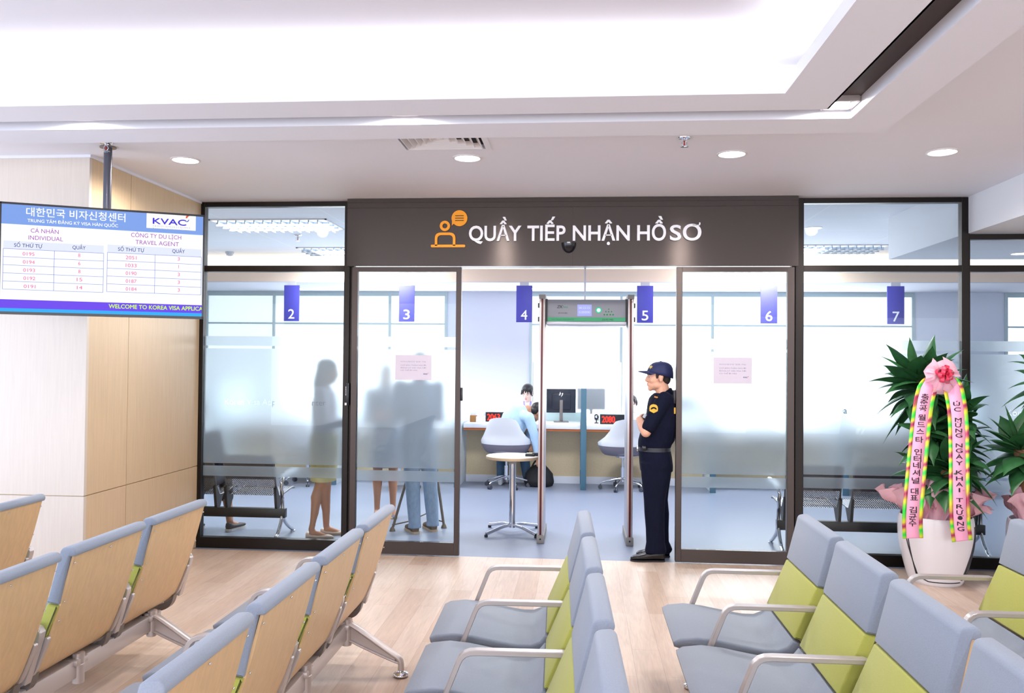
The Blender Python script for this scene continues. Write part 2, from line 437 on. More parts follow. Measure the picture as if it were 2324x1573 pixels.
# veneered column on the left: panels with thin joints
b = newbm(); X0, Y0 = -3.28, 5.33; g = 0.003
box2(b, (-9, Y0 + 0.012, 0), (X0 - 0.012, 7.02, CEIL))
for z0, z1 in ((0.0, 0.70), (0.70, CEIL)):
    for y0, y1 in ((Y0 + 0.03, 5.85), (5.85, 7.02)):
        box2(b, (X0 - 0.03, y0 + (g if y0 > 5.5 else 0), z0 + g), (X0, y1 - g, z1 - g))
struct('wall_left', b, veneer)
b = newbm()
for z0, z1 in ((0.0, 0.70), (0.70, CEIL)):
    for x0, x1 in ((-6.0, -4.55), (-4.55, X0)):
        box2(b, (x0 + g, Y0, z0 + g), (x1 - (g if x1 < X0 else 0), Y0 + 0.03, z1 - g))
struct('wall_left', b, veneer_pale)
b = newbm(); box2(b, (-6, Y0 - 0.012, CEIL - 0.018), (X0 + 0.012, Y0, CEIL)); box2(b, (X0, Y0, CEIL - 0.018), (X0 + 0.012, 6.97, CEIL)); struct('trim_4', b, white_paint)
# office side and back walls
b = newbm(); box2(b, (-9, 7.06, 0), (-6.4, 19, 3.1)); struct('wall_office_left', b, white_wall)
b = newbm(); box2(b, (7.5, 7.06, 0), (9, 19, 3.1)); struct('wall_office_right', b, white_wall)
YB = 12.8
def bx(px): return at(px, 740, YB).x
b = newbm()
for p0, p1 in ((1012, 1205), (2072, 2283)):
    box2(b, (bx(p0), YB, 0), (bx(p1), YB + 0.1, 2.69))
struct('wall_back', b, mat('office_wall', '#dfe2ee', 0.75))
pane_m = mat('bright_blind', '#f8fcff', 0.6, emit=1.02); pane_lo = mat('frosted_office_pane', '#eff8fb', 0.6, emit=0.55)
pale_fr = mat('pale_aluminium', '#b9c9cc', 0.4, 0.2)
bays = [(-200, 300), (300, 470), (470, 622), (622, 885), (885, 1012), (1205, 1410), (1410, 1617), (1617, 1815), (1815, 2072), (2283, 2500), (2500, 2800)]
for i, (p0, p1) in enumerate(bays):
    x0, x1 = bx(p0), bx(p1)
    b = newbm()
    for xx in ((x0, x1) if p1 in (1012, 2072, 2800) else (x0,)): box2(b, (xx - 0.02, YB - 0.02, 0.0), (xx + 0.02, YB + 0.06, 2.69))
    box2(b, (x0 + 0.02, YB - 0.015, 2.175), (x1 - 0.02, YB + 0.06, 2.2)); box2(b, (x0 + 0.02, YB - 0.015, 2.62), (x1 - 0.02, YB + 0.06, 2.689)); box2(b, (x0 + 0.02, YB - 0.015, 0.001), (x1 - 0.02, YB + 0.06, 0.05))
    w = struct('window_%d' % (10 + i), b, pale_fr)
    b = newbm(); box2(b, (x0 + 0.02, YB + 0.01, 2.2), (x1 - 0.02, YB + 0.03, 2.62)); obj('upper_pane', b, pane_m if i in (4, 5, 6, 7, 8, 9) else pane_lo, w)
    b = newbm(); box2(b, (x0 + 0.02, YB + 0.01, 0.05), (x1 - 0.02, YB + 0.03, 2.175)); obj('lower_pane', b, pane_m if i >= 4 else pane_lo, w)

# ------------------------------------------------------------------ the glazed partition
def film_with_text(name, x0, x1, z0, z1, parent, y, line=None):
    b = newbm(); box2(b, (x0, y, z0), (x1, y + 0.004, z1))
    if line:
        s, tx0, tx1, tz, cap = line
        me = bpy.data.meshes.new('temporary'); bmesh.ops.recalc_face_normals(b, faces=b.faces); b.to_mesh(me); b.free()
        c = newbm(); text(c, s, (tx0, y + 0.01, tz), cap, tx1 - tx0, depth=0.02)
        bmesh.ops.remove_doubles(c, verts=c.verts, dist=1e-5)
        cm = bpy.data.meshes.new('temporary'); bmesh.ops.recalc_face_normals(c, faces=c.faces); c.to_mesh(cm); c.free()
        cut = bpy.data.objects.new('temporary', cm); COL.objects.link(cut)
        r = evaluated_mesh(me, [('BOOLEAN', dict(operation='DIFFERENCE', object=cut, solver='EXACT'))], name)
        bpy.data.objects.remove(cut)
        r.materials.clear(); finish(r, FILM, False)
        o = bpy.data.objects.new(name, r); COL.objects.link(o); o.parent = parent
        return o
    return obj(name, b, FILM, parent, False)
def glazing(w, x0, x1, z0, z1, y, line=None):
    b = newbm(); box2(b, (x0, y, z0), (x1, y + 0.006, z1)); p = obj('glass_pane', b, GLASS, w, False)
    if z0 < 1:
        film_with_text('frosted_film', x0, x1, 0.722, 1.712, p, y + 0.008, line)
        film_with_text('frosted_film', x0, x1, 1.735, 1.818, p, y + 0.008)
        film_with_text('frosted_film', x0, x1, 0.612, 0.700, p, y + 0.008)
    return p
def bay(n, xl, gl, gr, xr, top, topg, label_line):
    b = newbm()
    box2(b, (xl, WALL, 0), (gl, WALL + 0.07, top), bev=0.003); box2(b, (gr, WALL, 0), (xr, WALL + 0.07, top), bev=0.003)
    box2(b, (gl, WALL + 0.002, topg), (gr, WALL + 0.07, top)); box2(b, (gl, WALL + 0.002, 2.373), (gr, WALL + 0.07, 2.424)); box2(b, (gl, WALL + 0.002, 0), (gr, WALL + 0.07, 0.09))
    w = struct('window_%d' % n, b, frame_blk)
    glazing(w, gl, gr, 0.09, 2.373, WALL + 0.03, label_line)
    glazing(w, gl, gr, 2.424, topg, WALL + 0.03)
    return w
b = newbm(); box2(b, (4.66, WALL, 0), (9, WALL + 0.08, 2.68)); struct('wall_right', b, white_wall)
LINE = 'Korea Visa Application Center'
bay(1, -3.285, -3.245, -2.012, -1.962, 2.972, 2.932, (LINE, -3.06, -2.17, 1.228, 0.052))
bay(2, 1.737, 1.804, 3.039, 3.10, 2.972, 2.932, (LINE, 1.985, 2.875, 1.222, 0.052))
bay(3, 3.10, 3.104, 4.60, 4.66, 2.675, 2.632, (LINE, 3.4, 4.29, 1.222, 0.052))
def leaf(n, xl, gl, gr, xr):
    y = 6.89
    b = newbm()
    box2(b, (xl, y, 0.012), (gl, y + 0.05, 2.402), bev=0.003); box2(b, (gr, y, 0.012), (xr, y + 0.05, 2.402), bev=0.003)
    box2(b, (gl, y + 0.001, 2.362), (gr, y + 0.05, 2.402)); box2(b, (gl, y + 0.001, 0.012), (gr, y + 0.05, 0.115))
    w = struct('door_%d' % n, b, bronze)
    glazing(w, gl, gr, 0.115, 2.362, y + 0.02)
    return w
d1 = leaf(1, -1.918, -1.868, -1.036, -0.992); d2 = leaf(2, 0.772, 0.820, 1.653, 1.710)
dark_pl = mat('handle_black', '#1b1d26', 0.35)
b = newbm(); box2(b, (-1.985, 6.955, 1.235), (-1.955, 6.985, 1.425), bev=0.004)
lock = obj('door_handle', b, dark_pl, d1)
b = newbm()
for k in range(5): ball(b, (-1.977, 6.954, 1.39 - 0.016 * k), (0.004, 0.001, 0.005), 8, 6)
box2(b, (-1.985, 6.953, 1.238), (-1.969, 6.956, 1.259)); obj('handle_marks', b, mat('label_white', '#e4e2ea', 0.5), lock)
for sx in (-0.978, -0.978):
    pass
b = newbm(); box2(b, (-0.992, 6.90, 1.29), (-0.975, 6.93, 1.40), bev=0.004); obj('door_handle', b, dark_pl, d1)
b = newbm(); box2(b, (0.752, 6.90, 1.29), (0.772, 6.93, 1.40), bev=0.004); obj('door_handle', b, dark_pl, d2)
# posts beside the sliding leaves, fixed panes behind them
b = newbm(); box2(b, (-1.962, 7.0, 0), (-1.93, 7.06, 2.41)); box2(b, (1.712, 7.0, 0), (1.737, 7.06, 2.41)); struct('trim_5', b, frame_blk)
# header panel over the sliding doors
b = newbm()
box2(b, (-1.962, 6.885, 2.408), (1.737, 7.05, 2.925)); box2(b, (-1.962, 6.88, 2.895), (1.737, 7.05, 2.972), bev=0.002)
box2(b, (-1.962, 6.876, 2.938), (1.737, 7.05, 2.972), bev=0.002)
struct('trim_6', b, header_m)
b = newbm(); box2(b, (-0.0745, 6.884, 2.41), (-0.0725, 6.90, 2.894)); struct('trim_7', b, dark_brown)
# ------------------------------------------------------------------ upholstered beam seating (seat faces -X, rows run towards -Y)
PITCH = 0.652; SEATW = 0.565
def round_poly(poly, r_list, n=4):
    out = []
    m = len(poly)
    for i, p in enumerate(poly):
        r = r_list[i] if isinstance(r_list, (list, tuple)) else r_list
        p = Vector(p); a = Vector(poly[i - 1]) - p; c = Vector(poly[(i + 1) % m]) - p
        if r <= 0: out.append(p); continue
        t = min(r, a.length * 0.49, c.length * 0.49)
        q0 = p + a.normalized() * t; q1 = p + c.normalized() * t
        for k in range(n + 1):
            s = k / n
            out.append(q0 * (1 - s) ** 2 + p * 2 * s * (1 - s) + q1 * s * s)
    return out
def cushion(poly, w, r):
    """extruded side profile with its long edges rounded, pulled in at both ends"""
    b = newbm()
    c = sum((Vector(p) for p in poly), Vector((0, 0))) / len(poly)
    rings = []
    def ins(p, k):
        # move each profile point inward along its own normal
        out = []
        m = len(p)
        for i in range(m):
            t = (Vector(p[(i + 1) % m]) - Vector(p[i - 1]))
            if t.length < 1e-9: out.append(Vector(p[i])); continue
            nrm = Vector((-t.y, t.x)).normalized()
            out.append(Vector(p[i]) + nrm * k * sgn)
        return out
    area = sum(Vector(poly[i]).x * Vector(poly[(i + 1) % len(poly)]).y - Vector(poly[(i + 1) % len(poly)]).x * Vector(poly[i]).y for i in range(len(poly)))
    sgn = 1 if area > 0 else -1
    for y, k in ((-w / 2, r), (-w / 2 + r * 0.3, r * 0.3), (-w / 2 + r, 0), (w / 2 - r, 0), (w / 2 - r * 0.3, r * 0.3), (w / 2, r)):
        rings.append([Vector((p.x, y, p.y)) for p in ins(poly, k)])
    loft(b, rings)
    return b
# side profiles (x towards the back, z up), beam axis at x = 0
seat_top = [(-0.525, 0.318), (-0.53, 0.34), (-0.50, 0.356), (-0.42, 0.366), (-0.33, 0.358), (-0.22, 0.338), (-0.12, 0.322), (-0.06, 0.322), (-0.02, 0.338), (0.005, 0.368)]
seat_bot = [(0.05, 0.345), (0.02, 0.30), (-0.03, 0.283), (-0.10, 0.280), (-0.22, 0.292), (-0.33, 0.312), (-0.42, 0.320), (-0.49, 0.308)]
green_p = round_poly([(0.008, 0.376), (0.108, 0.608), (0.158, 0.600), (0.118, 0.50), (0.066, 0.362)], [0.008, 0.008, 0.002, 0.03, 0.006])
grey_p = round_poly([(0.110, 0.614), (0.158, 0.800), (0.166, 0.840), (0.218, 0.845), (0.233, 0.826), (0.228, 0.806), (0.203, 0.804), (0.160, 0.606)], [0.006, 0.03, 0.028, 0.014, 0.012, 0.008, 0.003, 0.004])
shell_out = smoothpts([(0.220, 0.812), (0.165, 0.60), (0.128, 0.49), (0.085, 0.375), (0.05, 0.305), (-0.02, 0.268), (-0.12, 0.264), (-0.25, 0.280), (-0.36, 0.300), (-0.44, 0.308)], 2)
def offset_line(pts, k):
    o = []
    for i, p in enumerate(pts):
        t = pts[min(i + 1, len(pts) - 1)] - pts[max(i - 1, 0)]
        n = Vector((-t.y, t.x)).normalized(); o.append(p + n * k)
    return o
def make_bench(n, label, loc, rotz=0.0):
    root = thing('beam_bench', label, 'bench', loc, rotz, 'rows of waiting room seating')
    first = None
    for k in range(n):
        yc = -0.326 - k * PITCH
        if first is None:
            st = obj('seat', cushion(seat_top + seat_bot, SEATW, 0.012), fabric_grey, root, 50, (0, yc, 0))
            obj('lumbar_cushion', cushion(green_p, SEATW - 0.004, 0.008), fabric_green, st, 50)['label'] = 'lime green lower back cushion'
            obj('headrest_cushion', cushion(grey_p, SEATW, 0.006), fabric_grey, st, 50)
            b = newbm(); inn = offset_line(shell_out, -0.010)
            prism(b, [tuple(p) for p in shell_out] + [tuple(p) for p in reversed(inn)], 'y', -SEATW / 2 + 0.013, SEATW / 2 - 0.013)
            # recessed line round the board and its screws
            sh = obj('wood_shell', b, beech, st, 50); sh['label'] = 'pale beech veneer back shell'
            sc0 = None
            for (x, sy, z) in [(0.2155, 0.0, 0.785)] + [(x + 0.004, q, z) for (x, z) in ((0.212, 0.775), (0.17, 0.615), (0.147, 0.535)) for q in (-0.262, 0.262)]:
                if sc0 is None:
                    b = newbm(); ball(b, (0, 0, 0), 0.004, 8, 6); sc0 = obj('screw', b, chrome, st, True, (x, sy, z))
                else: copy_tree(sc0, st, (x, sy, z))
            for sy in (-1, 1):
                b = newbm(); y0 = sy * (SEATW / 2 + 0.006)
                # flat bracket up the rear edge
                po = [(0.118, 0.478), (0.128, 0.470), (0.118, 0.440), (0.078, 0.340), (0.040, 0.285), (-0.005, 0.262), (-0.01, 0.278), (0.015, 0.300), (0.05, 0.350), (0.10, 0.468)]
                prism(b, round_poly(po, 0.006, 2), 'y', y0 - 0.014 if sy > 0 else y0 - 0.008, y0 + 0.008 if sy > 0 else y0 + 0.014)
                obj('back_bracket', b, alu, st, 40)
                b = newbm()
                po = smoothpts([(0.062, 0.318), (0.050, 0.268), (0.02, 0.238), (-0.04, 0.222), (-0.12, 0.228), (-0.28, 0.262), (-0.42, 0.300)], 2)
                up = smoothpts([(0.058, 0.318), (0.040, 0.290), (0.01, 0.270), (-0.04, 0.260), (-0.12, 0.262), (-0.28, 0.282), (-0.42, 0.306)], 2)
                y1 = sy * (SEATW / 2 - 0.012)
                prism(b, [tuple(p) for p in po] + [tuple(p) for p in reversed(up)], 'y', y1 - 0.022, y1 + 0.022)
                obj('seat_carrier', b, alu_dark, st, 50)
            first = st
        else:
            copy_tree(first, root, (0, yc, 0))
    arm = None
    for k in range(n + 1):
        ya = 0.0 if k == 0 else -k * PITCH + 0.002
        if arm is None:
            b = newbm()
            pts = [Vector((-0.385, 0, 0.285)), Vector((-0.365, 0, 0.338))] + [Vector((-0.30, 0, 0.498))]
            pts = [Vector((-0.40, 0, 0.262))] + [Vector((-0.312, 0, 0.485))] + [Vector(p) for p in ((-0.303, 0, 0.502), (-0.288, 0, 0.516), (-0.268, 0, 0.523), (-0.24, 0, 0.525))] + [Vector((0.090, 0, 0.525)), Vector((0.107, 0, 0.520)), Vector((0.115, 0, 0.506)), Vector((0.112, 0, 0.49)), Vector((0.055, 0, 0.30))]
            bar(b, pts, 0.04, 0.021, up=Vector((0.0, 0, 1)), bev=0.006)
            arm = obj('armrest', b, alu, root, 35, (0, ya, 0))
        else: copy_tree(arm, root, (0, ya, 0))
    L = n * PITCH
    b = newbm(); box2(b, (-0.036, -L + 0.12, 0.178), (0.036, -0.16, 0.262), bev=0.006)
    obj('beam', b, alu, root)
    post = None
    for k in range(n):
        yp = -0.25 - k * PITCH
        if post is None:
            b = newbm(); lathe(b, [(0.023, 0.15), (0.026, 0.153), (0.026, 0.236), (0.0235, 0.238), (0.0235, 0.241), (0.026, 0.243), (0.026, 0.285), (0.02, 0.287)], (0.03, 0, 0), 18)
            box2(b, (-0.05, -0.045, 0.236), (0.05, 0.045, 0.264), bev=0.004)
            post = obj('post', b, alu, root, 40, (0, yp, 0))
        else: copy_tree(post, root, (0, yp, 0))
    lg = None
    for k in ([0, n - 1] if n > 2 else [0]):
        yp = -0.25 - k * PITCH
        for sx in (1, -1):
            b = newbm()
            e = 0.315 if sx > 0 else 0.40
            X = lambda q: q * sx
            web = [(X(0.0), 0.262), (X(0.045), 0.258), (X(e - 0.03), 0.106), (X(e - 0.03), 0.078), (X(0.05), 0.180), (X(0.0), 0.178)]
            prism(b, web, 'y', -0.010, 0.010)
            top = smoothpts([(X(0.0), 0, 0.270), (X(0.05), 0, 0.258), (X(0.10), 0, 0.228), (X(e - 0.06), 0, 0.124), (X(e - 0.015), 0, 0.098), (X(e), 0, 0.075), (X(e), 0, 0.032)], 2)
            m_ = len(top); tube(b, top, [(0.026 - 0.008 * i / (m_ - 1), 0.011 + 0.006 * i / (m_ - 1)) for i in range(m_)], 12)
            low = smoothpts([(X(0.0), 0, 0.176), (X(0.05), 0, 0.178), (X(0.10), 0, 0.152), (X(e - 0.04), 0, 0.080), (X(e - 0.005), 0, 0.070)], 2)
            m_ = len(low); tube(b, low, [(0.026 - 0.010 * i / (m_ - 1), 0.009) for i in range(m_)], 12)
            lathe(b, [(0.034, 0.165), (0.036, 0.17), (0.036, 0.272), (0.030, 0.278)], (0, 0, 0), 18)
            l = obj('leg', b, alu, root, 50, (0, yp, 0))
            b = newbm(); lathe(b, [(0.016, 0.035), (0.018, 0.028), (0.036, 0.020), (0.040, 0.012), (0.038, 0.004), (0.030, 0.0)], (e * sx, 0, 0), 20)
            obj('foot', b, chrome, l, 50)
    return root
make_bench(4, 'beech backed seat row nearest the frosted bay, below the hanging screen', (-2.285, 4.55, 0))
make_bench(4, 'beech backed seat row second from the hanging screen, its splayed leg out in the aisle', (-1.222, 4.52, 0))
make_bench(4, 'grey and lime seat row seen almost edge on, in line with the metal detector', (-0.175, 4.47, 0), math.radians(1.6))
make_bench(4, 'grey and lime seat row below the right sliding door', (0.962, 4.52, 0))
make_bench(3, 'grey and lime seat row beside the white plant pots, cut by the picture edge', (2.02, 4.53, 0))
make_bench(2, 'beech backed seat row farthest left, only one corner of it in view', (-3.26, 4.60, 0))
# ------------------------------------------------------------------ ceiling fixtures
def emat(name, c, s=1.0, rough=0.4):
    if name in MATS: return MATS[name]
    m = mat(name, c, rough, emit=s, spec=0.1); m.node_tree.nodes['Principled BSDF'].inputs['Base Color'].default_value = (0.004, 0.004, 0.005, 1)
    return m
def downlight(name, label, loc, r=0.085, group='round recessed downlights'):
    t = thing(name, label, 'ceiling light', loc, 0, group)
    b = newbm(); lathe(b, [(r + 0.012, 0.0), (r + 0.012, -0.005), (r, -0.007), (r - 0.004, 0.0)], seg=32, cap=False); obj('trim_ring', b, mat('lamp_trim', '#e9e6e8', 0.4), t, 50)
    b = newbm(); lathe(b, [(0.001, -0.003), (r * 0.6, -0.0025), (r - 0.004, -0.001)], seg=32, cap=False); obj('diffuser', b, lamp_white, t, True)
    return t
dl_names = ['round downlight in the white ceiling beside the veneered column', 'round downlight in the white ceiling just under the square vent', 'round downlight in the white ceiling over the right half of the sliding doors', 'round downlight in the white ceiling over the right glass bay and potted plant']
for (x, y), l in zip(DOWN, dl_names): downlight('downlight', l, (x, y, CEIL))
for (px_, py_, z, l) in ((1848, 517, 3.1, 'small round downlight in the office tile ceiling seen through the right transom'), (680, 655, 2.69, 'small round office downlight right of the blue 2 sign'), (1209, 655, 2.69, 'small round office downlight beside the blue 4 sign'), (1640, 643, 2.69, 'small round office downlight left of the blue 6 sign'), (2030, 657, 2.69, 'small round office downlight left of the blue 7 sign'), (2315, 575, 2.68, 'small round downlight in the lowered office ceiling at the picture edge')):
    d = CAM3 @ Vector(((px_ - 1162.0) / 1903.0, -(py_ - 786.5) / 1903.0, -1)); p = Vector((0, 0, CAM_H)) + d * ((z - CAM_H) / d.z)
    downlight('downlight', l, p, 0.075, 'office downlights')
# square spots sunk in the ceiling slot
def slot_spot(loc, label):
    t = thing('recessed_spotlight', label, 'ceiling light', loc, 0, 'square spotlights in the ceiling slot')
    b = newbm(); s = 0.07
    for sx, sy, w, h in ((0, -s, s, 0.008), (0, s, s, 0.008), (-s, 0, 0.008, s), (s, 0, 0.008, s)): box(b, (sx, sy, -0.012), (w * 2, h * 2, 0.03))
    obj('frame', b, alu, t)
    b = newbm(); lathe(b, [(0.05, -0.02), (0.045, -0.006), (0.001, -0.004)], seg=24, cap=False); obj('reflector', b, lamp_white, t, True)
    b = newbm(); box(b, (0, 0, 0.0), (0.13, 0.13, 0.006)); obj('housing', b, black_pl, t)
    return t
for i, (x, y) in enumerate(SLOT_SPOTS[:3]):
    slot_spot((x, y, 2.944), ['square spotlight in the ceiling slot above the hanging screen', 'square spotlight in the ceiling slot above the square air vent', 'square spotlight in the corner of the brown ceiling slot'][i])
# air diffuser
t = thing('air_vent', 'square white ceiling air vent with nested louvres', 'air vent', (-0.865, 5.02, CEIL))
b = newbm(); S = 0.29
def sq_ring(b, s0, z0, s1, z1):
    q = [(-1, -1), (1, -1), (1, 1), (-1, 1)]
    loft(b, [[Vector((x * s0, y * s0, z0)) for x, y in q], [Vector((x * s1, y * s1, z1)) for x, y in q]], cap=False)
sq_ring(b, S, 0.0, S, -0.006); sq_ring(b, S, -0.006, S - 0.035, -0.008); sq_ring(b, S - 0.035, -0.008, S - 0.035, 0.03)
obj('frame', b, white_paint, t)
vp = mat('vent_white', '#ece8ea', 0.5)
for k in range(5):
    b = newbm(); s = S - 0.05 - k * 0.045
    sq_ring(b, s, -0.010, s - 0.028, 0.022); sq_ring(b, s, -0.010, s - 0.006, -0.011); sq_ring(b, s - 0.006, -0.011, s - 0.032, 0.022)
    obj('louvre', b, vp, t)
b = newbm(); box(b, (0, 0, -0.002), (0.04, 0.04, 0.006)); obj('centre_plate', b, vp, t)
b = newbm(); box(b, (0, 0, 0.024), (2 * S - 0.075, 2 * S - 0.075, 0.002)); obj('backing', b, mat('vent_dark', '#2c2b33', 0.8), t)
# sprinklers
def sprinkler(label, loc, s=1.0):
    t = thing('fire_sprinkler', label, 'sprinkler', loc, 0, 'ceiling sprinklers')
    b = newbm(); lathe(b, [(0.038 * s, 0.0), (0.036 * s, -0.006 * s), (0.016 * s, -0.010 * s), (0.014 * s, -0.002)], seg=20); obj('flange', b, chrome, t, 50)
    b = newbm(); lathe(b, [(0.009 * s, -0.004), (0.009 * s, -0.022 * s)], seg=12)
    for sx in (-1, 1): tube(b, [(0.009 * sx * s, 0, -0.02 * s), (0.016 * sx * s, 0, -0.034 * s), (0.004 * sx * s, 0, -0.052 * s)], 0.003 * s, 8)
    lathe(b, [(0.003 * s, -0.05 * s), (0.024 * s, -0.054 * s), (0.024 * s, -0.057 * s), (0.003 * s, -0.058 * s)], seg=16); obj('frame', b, chrome, t, 50)
    b = newbm(); lathe(b, [(0.004 * s, -0.022 * s), (0.004 * s, -0.048 * s)], seg=10); obj('glass_bulb', b, mat('red_bulb', '#c83a35', 0.2), t)
sprinkler('chrome sprinkler head in the white ceiling above the right sliding door', (0.61, 5.08, CEIL))
sprinkler('chrome sprinkler head right beside the pole of the hanging screen', (-2.99, 5.03, CEIL))
sprinkler('small sprinkler in the office tile ceiling seen through the left transom', (-3.355, 9.678, 3.1), 1.3)
b = newbm(); lathe(b, [(0.06, 0), (0.06, -0.02), (0.045, -0.035), (0.045, -0.05), (0.02, -0.06)], seg=20)
tag(obj('smoke_detector', b, mat('detector', '#cfd3da', 0.5), None, 50, (-4.844, 11.2, 3.1)), 'round smoke detector on the office ceiling seen through the left transom', 'smoke detector')
# louvred office troffers
def troffer(label, x0, x1, y0, y1):
    z = 3.1; t = thing('louvre_light', label, 'ceiling light', ((x0 + x1) / 2, (y0 + y1) / 2, z), 0, 'louvred office ceiling lights')
    w, h = (x1 - x0) / 2, (y1 - y0) / 2
    b = newbm()
    for a, c in (((-w, -h), (w, -h + 0.02)), ((-w, h - 0.02), (w, h)), ((-w, -h), (-w + 0.02, h)), ((w - 0.02, -h), (w, h))): box2(b, (a[0], a[1], -0.012), (c[0], c[1], 0.0))
    obj('frame', b, mat('lamp_trim', '#e9e6e8', 0.4), t)
    b = newbm(); box2(b, (-w + 0.02, -h + 0.02, -0.004), (w - 0.02, h - 0.02, -0.001)); obj('diffuser', b, emat('troffer_light', '#f4f8ff', 2.2), t)
    b = newbm()
    n = 13
    for k in range(1, n): x = -w + 2 * w * k / n; box2(b, (x - 0.006, -h + 0.02, -0.05), (x + 0.006, h - 0.02, -0.006))
    for k in range(1, 4): y = -h + 2 * h * k / 4; box2(b, (-w + 0.02, y - 0.012, -0.05), (w - 0.02, y + 0.012, -0.006))
    obj('louvre_grid', b, mat('louvre', '#aab6c6', 0.3, 0.4), t)
troffer('louvred light in the office ceiling nearest behind the left transom', -3.95, -2.67, 8.57, 9.25)
troffer('louvred light in the office ceiling farther behind the left transom', -3.75, -2.45, 10.75, 11.45)
troffer('louvred light in the office ceiling seen through the right transom', 2.5, 3.78, 10.62, 11.3)
troffer('louvred light in the office ceiling above the metal detector, behind the dark header', -0.62, 0.66, 8.57, 9.25)

# ------------------------------------------------------------------ hanging queue screen
TVC = Vector((-2.882, 4.866, 2.199)); TVR = math.radians(26.0)
tv = thing('queue_screen', 'large black queue display hanging from a ceiling pole left of the doors', 'screen', TVC, TVR)
tvM = Matrix.Translation(TVC) @ Matrix.Rotation(TVR, 4, 'Z'); tvI = tvM.inverted()
def on_tv(zx, zy, y=-0.006):
    px, py = zx / 4.842, 450 + zy / 4.842
    d = tvI.to_3x3() @ (CAM3 @ Vector(((px - 1162.0) / 1903.0, -(py - 786.5) / 1903.0, -1))); o = tvI @ Vector((0, 0, CAM_H))
    p = o + d * ((y - o.y) / d.y); return Vector((p.x, y, p.z))
b = newbm(); box2(b, (-0.563, 0.0, -0.329), (0.563, 0.03, 0.329), bev=0.004); box2(b, (-0.36, 0.03, -0.24), (0.36, 0.06, 0.18), bev=0.01)
for a, c in (((-0.563, -0.329), (-0.552, 0.329)), ((0.552, -0.329), (0.563, 0.329)), ((-0.563, 0.317), (0.563, 0.329)), ((-0.563, -0.329), (0.563, -0.313))): box2(b, (a[0], -0.009, a[1]), (c[0], 0.002, c[1]))
obj('housing', b, mat('tv_black', '#17171d', 0.25), tv)
SX, ST, SB = 0.552, 0.317, -0.313
b = newbm(); box2(b, (-SX, -0.004, SB), (SX, 0.001, ST)); scr = obj('display', b, emat('screen_white', '#f8fbff', 1.0, 0.3), tv)
def band(name, c, rects, y=-0.005, s=1.0):
    b = newbm()
    for (x0, z0, x1, z1) in rects: box2(b, (max(-SX, x0), y, z0), (min(SX, x1), y + 0.0008, z1))
    return obj(name, b, emat(name + '_colour', c, s, 0.3), scr, False)
zt = on_tv(8, 275).z
band('header_band', '#7c9fe4', [(-SX, zt, SX, ST)])
a = on_tv(1612, 155); c = on_tv(2150, 358); band('logo_panel', '#ffffff', [(a.x, c.z, c.x, a.z)], -0.0055)
z0, z1, z2 = on_tv(8, 1108).z, on_tv(8, 1204).z, SB
band('ticker_band', '#6a45e8', [(-SX, z1, SX, z0)]); band('footer_band', '#2fa9f0', [(-SX, z2, SX, z1)])
def ztab(ys): return [on_tv(x, y).z for x, y in ys]
tabs = []
heads = []
for xl, xm, xr, y0, yt in ((32, 595, 1137, 550, 462), (1178, 1703, 2213, 595, 508)):
    X0_, X1_, X2_ = on_tv(xl, 700).x, on_tv(xm, 700).x, on_tv(xr, 700).x
    zs = [on_tv(xl, y0 + 89.5 * k * (1.0 if xl < 100 else 0.965)).z for k in range(6)]
    for z in zs: tabs.append((X0_, z - 0.001, X2_, z + 0.001))
    for x in (X0_, X1_, X2_): tabs.append((x - 0.001, zs[-1], x + 0.001, zs[0]))
    heads.append((X0_, zs[0], X2_, on_tv(xl, yt).z))
band('table_header', '#dfe5f8', heads); band('table_lines', '#4a62c8', tabs, -0.0055)
def tv_text(name, c, items, bold=0.0):
    for (s, xl, yb, xr, cap) in items:
        b = newbm()
        p = on_tv(xl, yb, -0.0062); q = on_tv(xr, yb, -0.0062)
        capm = (on_tv(xl, yb - cap).z - p.z)
        text(b, s, p, capm, q.x - p.x, bold=bold)
        # the running line stops at the edge of the display
        bmesh.ops.bisect_plane(b, geom=b.verts[:] + b.edges[:] + b.faces[:], plane_co=(SX - 0.001, 0, 0), plane_no=(1, 0, 0), clear_outer=True)
        obj(name, b, emat(name + '_colour', c, 1.0, 0.3), scr, False)
tv_text('heading_text', '#ffffff', [('대한민국 비자신청센터', 288, 186, 1378, 78), ('TRUNG TÂM ĐĂNG KÝ VISA HÀN QUỐC', 302, 260, 1298, 36)], 0.012)
tv_text('column_title', '#a23ab0', [('CÁ NHÂN', 338, 376, 645, 48), ('INDIVIDUAL', 312, 453, 692, 48), ('CÔNG TY DU LỊCH', 1440, 424, 1992, 48), ('TRAVEL AGENT', 1488, 503, 1966, 48)])
tv_text('table_title', '#22307c', [('SỐ THỨ TỰ', 155, 532, 465, 40), ('QUẦY', 797, 558, 940, 40), ('SỐ THỨ TỰ', 1297, 577, 1585, 40), ('QUẦY', 1893, 598, 2030, 40)], 0.006)
rows = []
for k in range(5):
    rows.append((['0195', '0194', '0193', '0192', '0191'][k], 248 + 3 * k, 628 + 89.5 * k, 378 + 3 * k, 40)); r = ['8', '6', '8', '15', '14'][k]; w = 12 if len(r) == 1 else 30
    rows.append((r, 870 - w + k, 646 + 88.5 * k, 870 + w + k, 40))
    rows.append((['2051', '1033', '0190', '0187', '0184'][k], 1381, 668 + 86.5 * k, 1500, 40)); r = ['3', '1', '3', '3', '3'][k]; w = 12 if r != '1' else 2.5
    rows.append((r, 1963 - w, 685 + 85.5 * k, 1963 + w, 40))
tv_text('queue_number', '#ee4f96', rows)
tv_text('ticker_text', '#c9f25a', [('WELCOME TO KOREA VISA APPLICAT', 1195, 1207, 2262, 46)], 0.03)
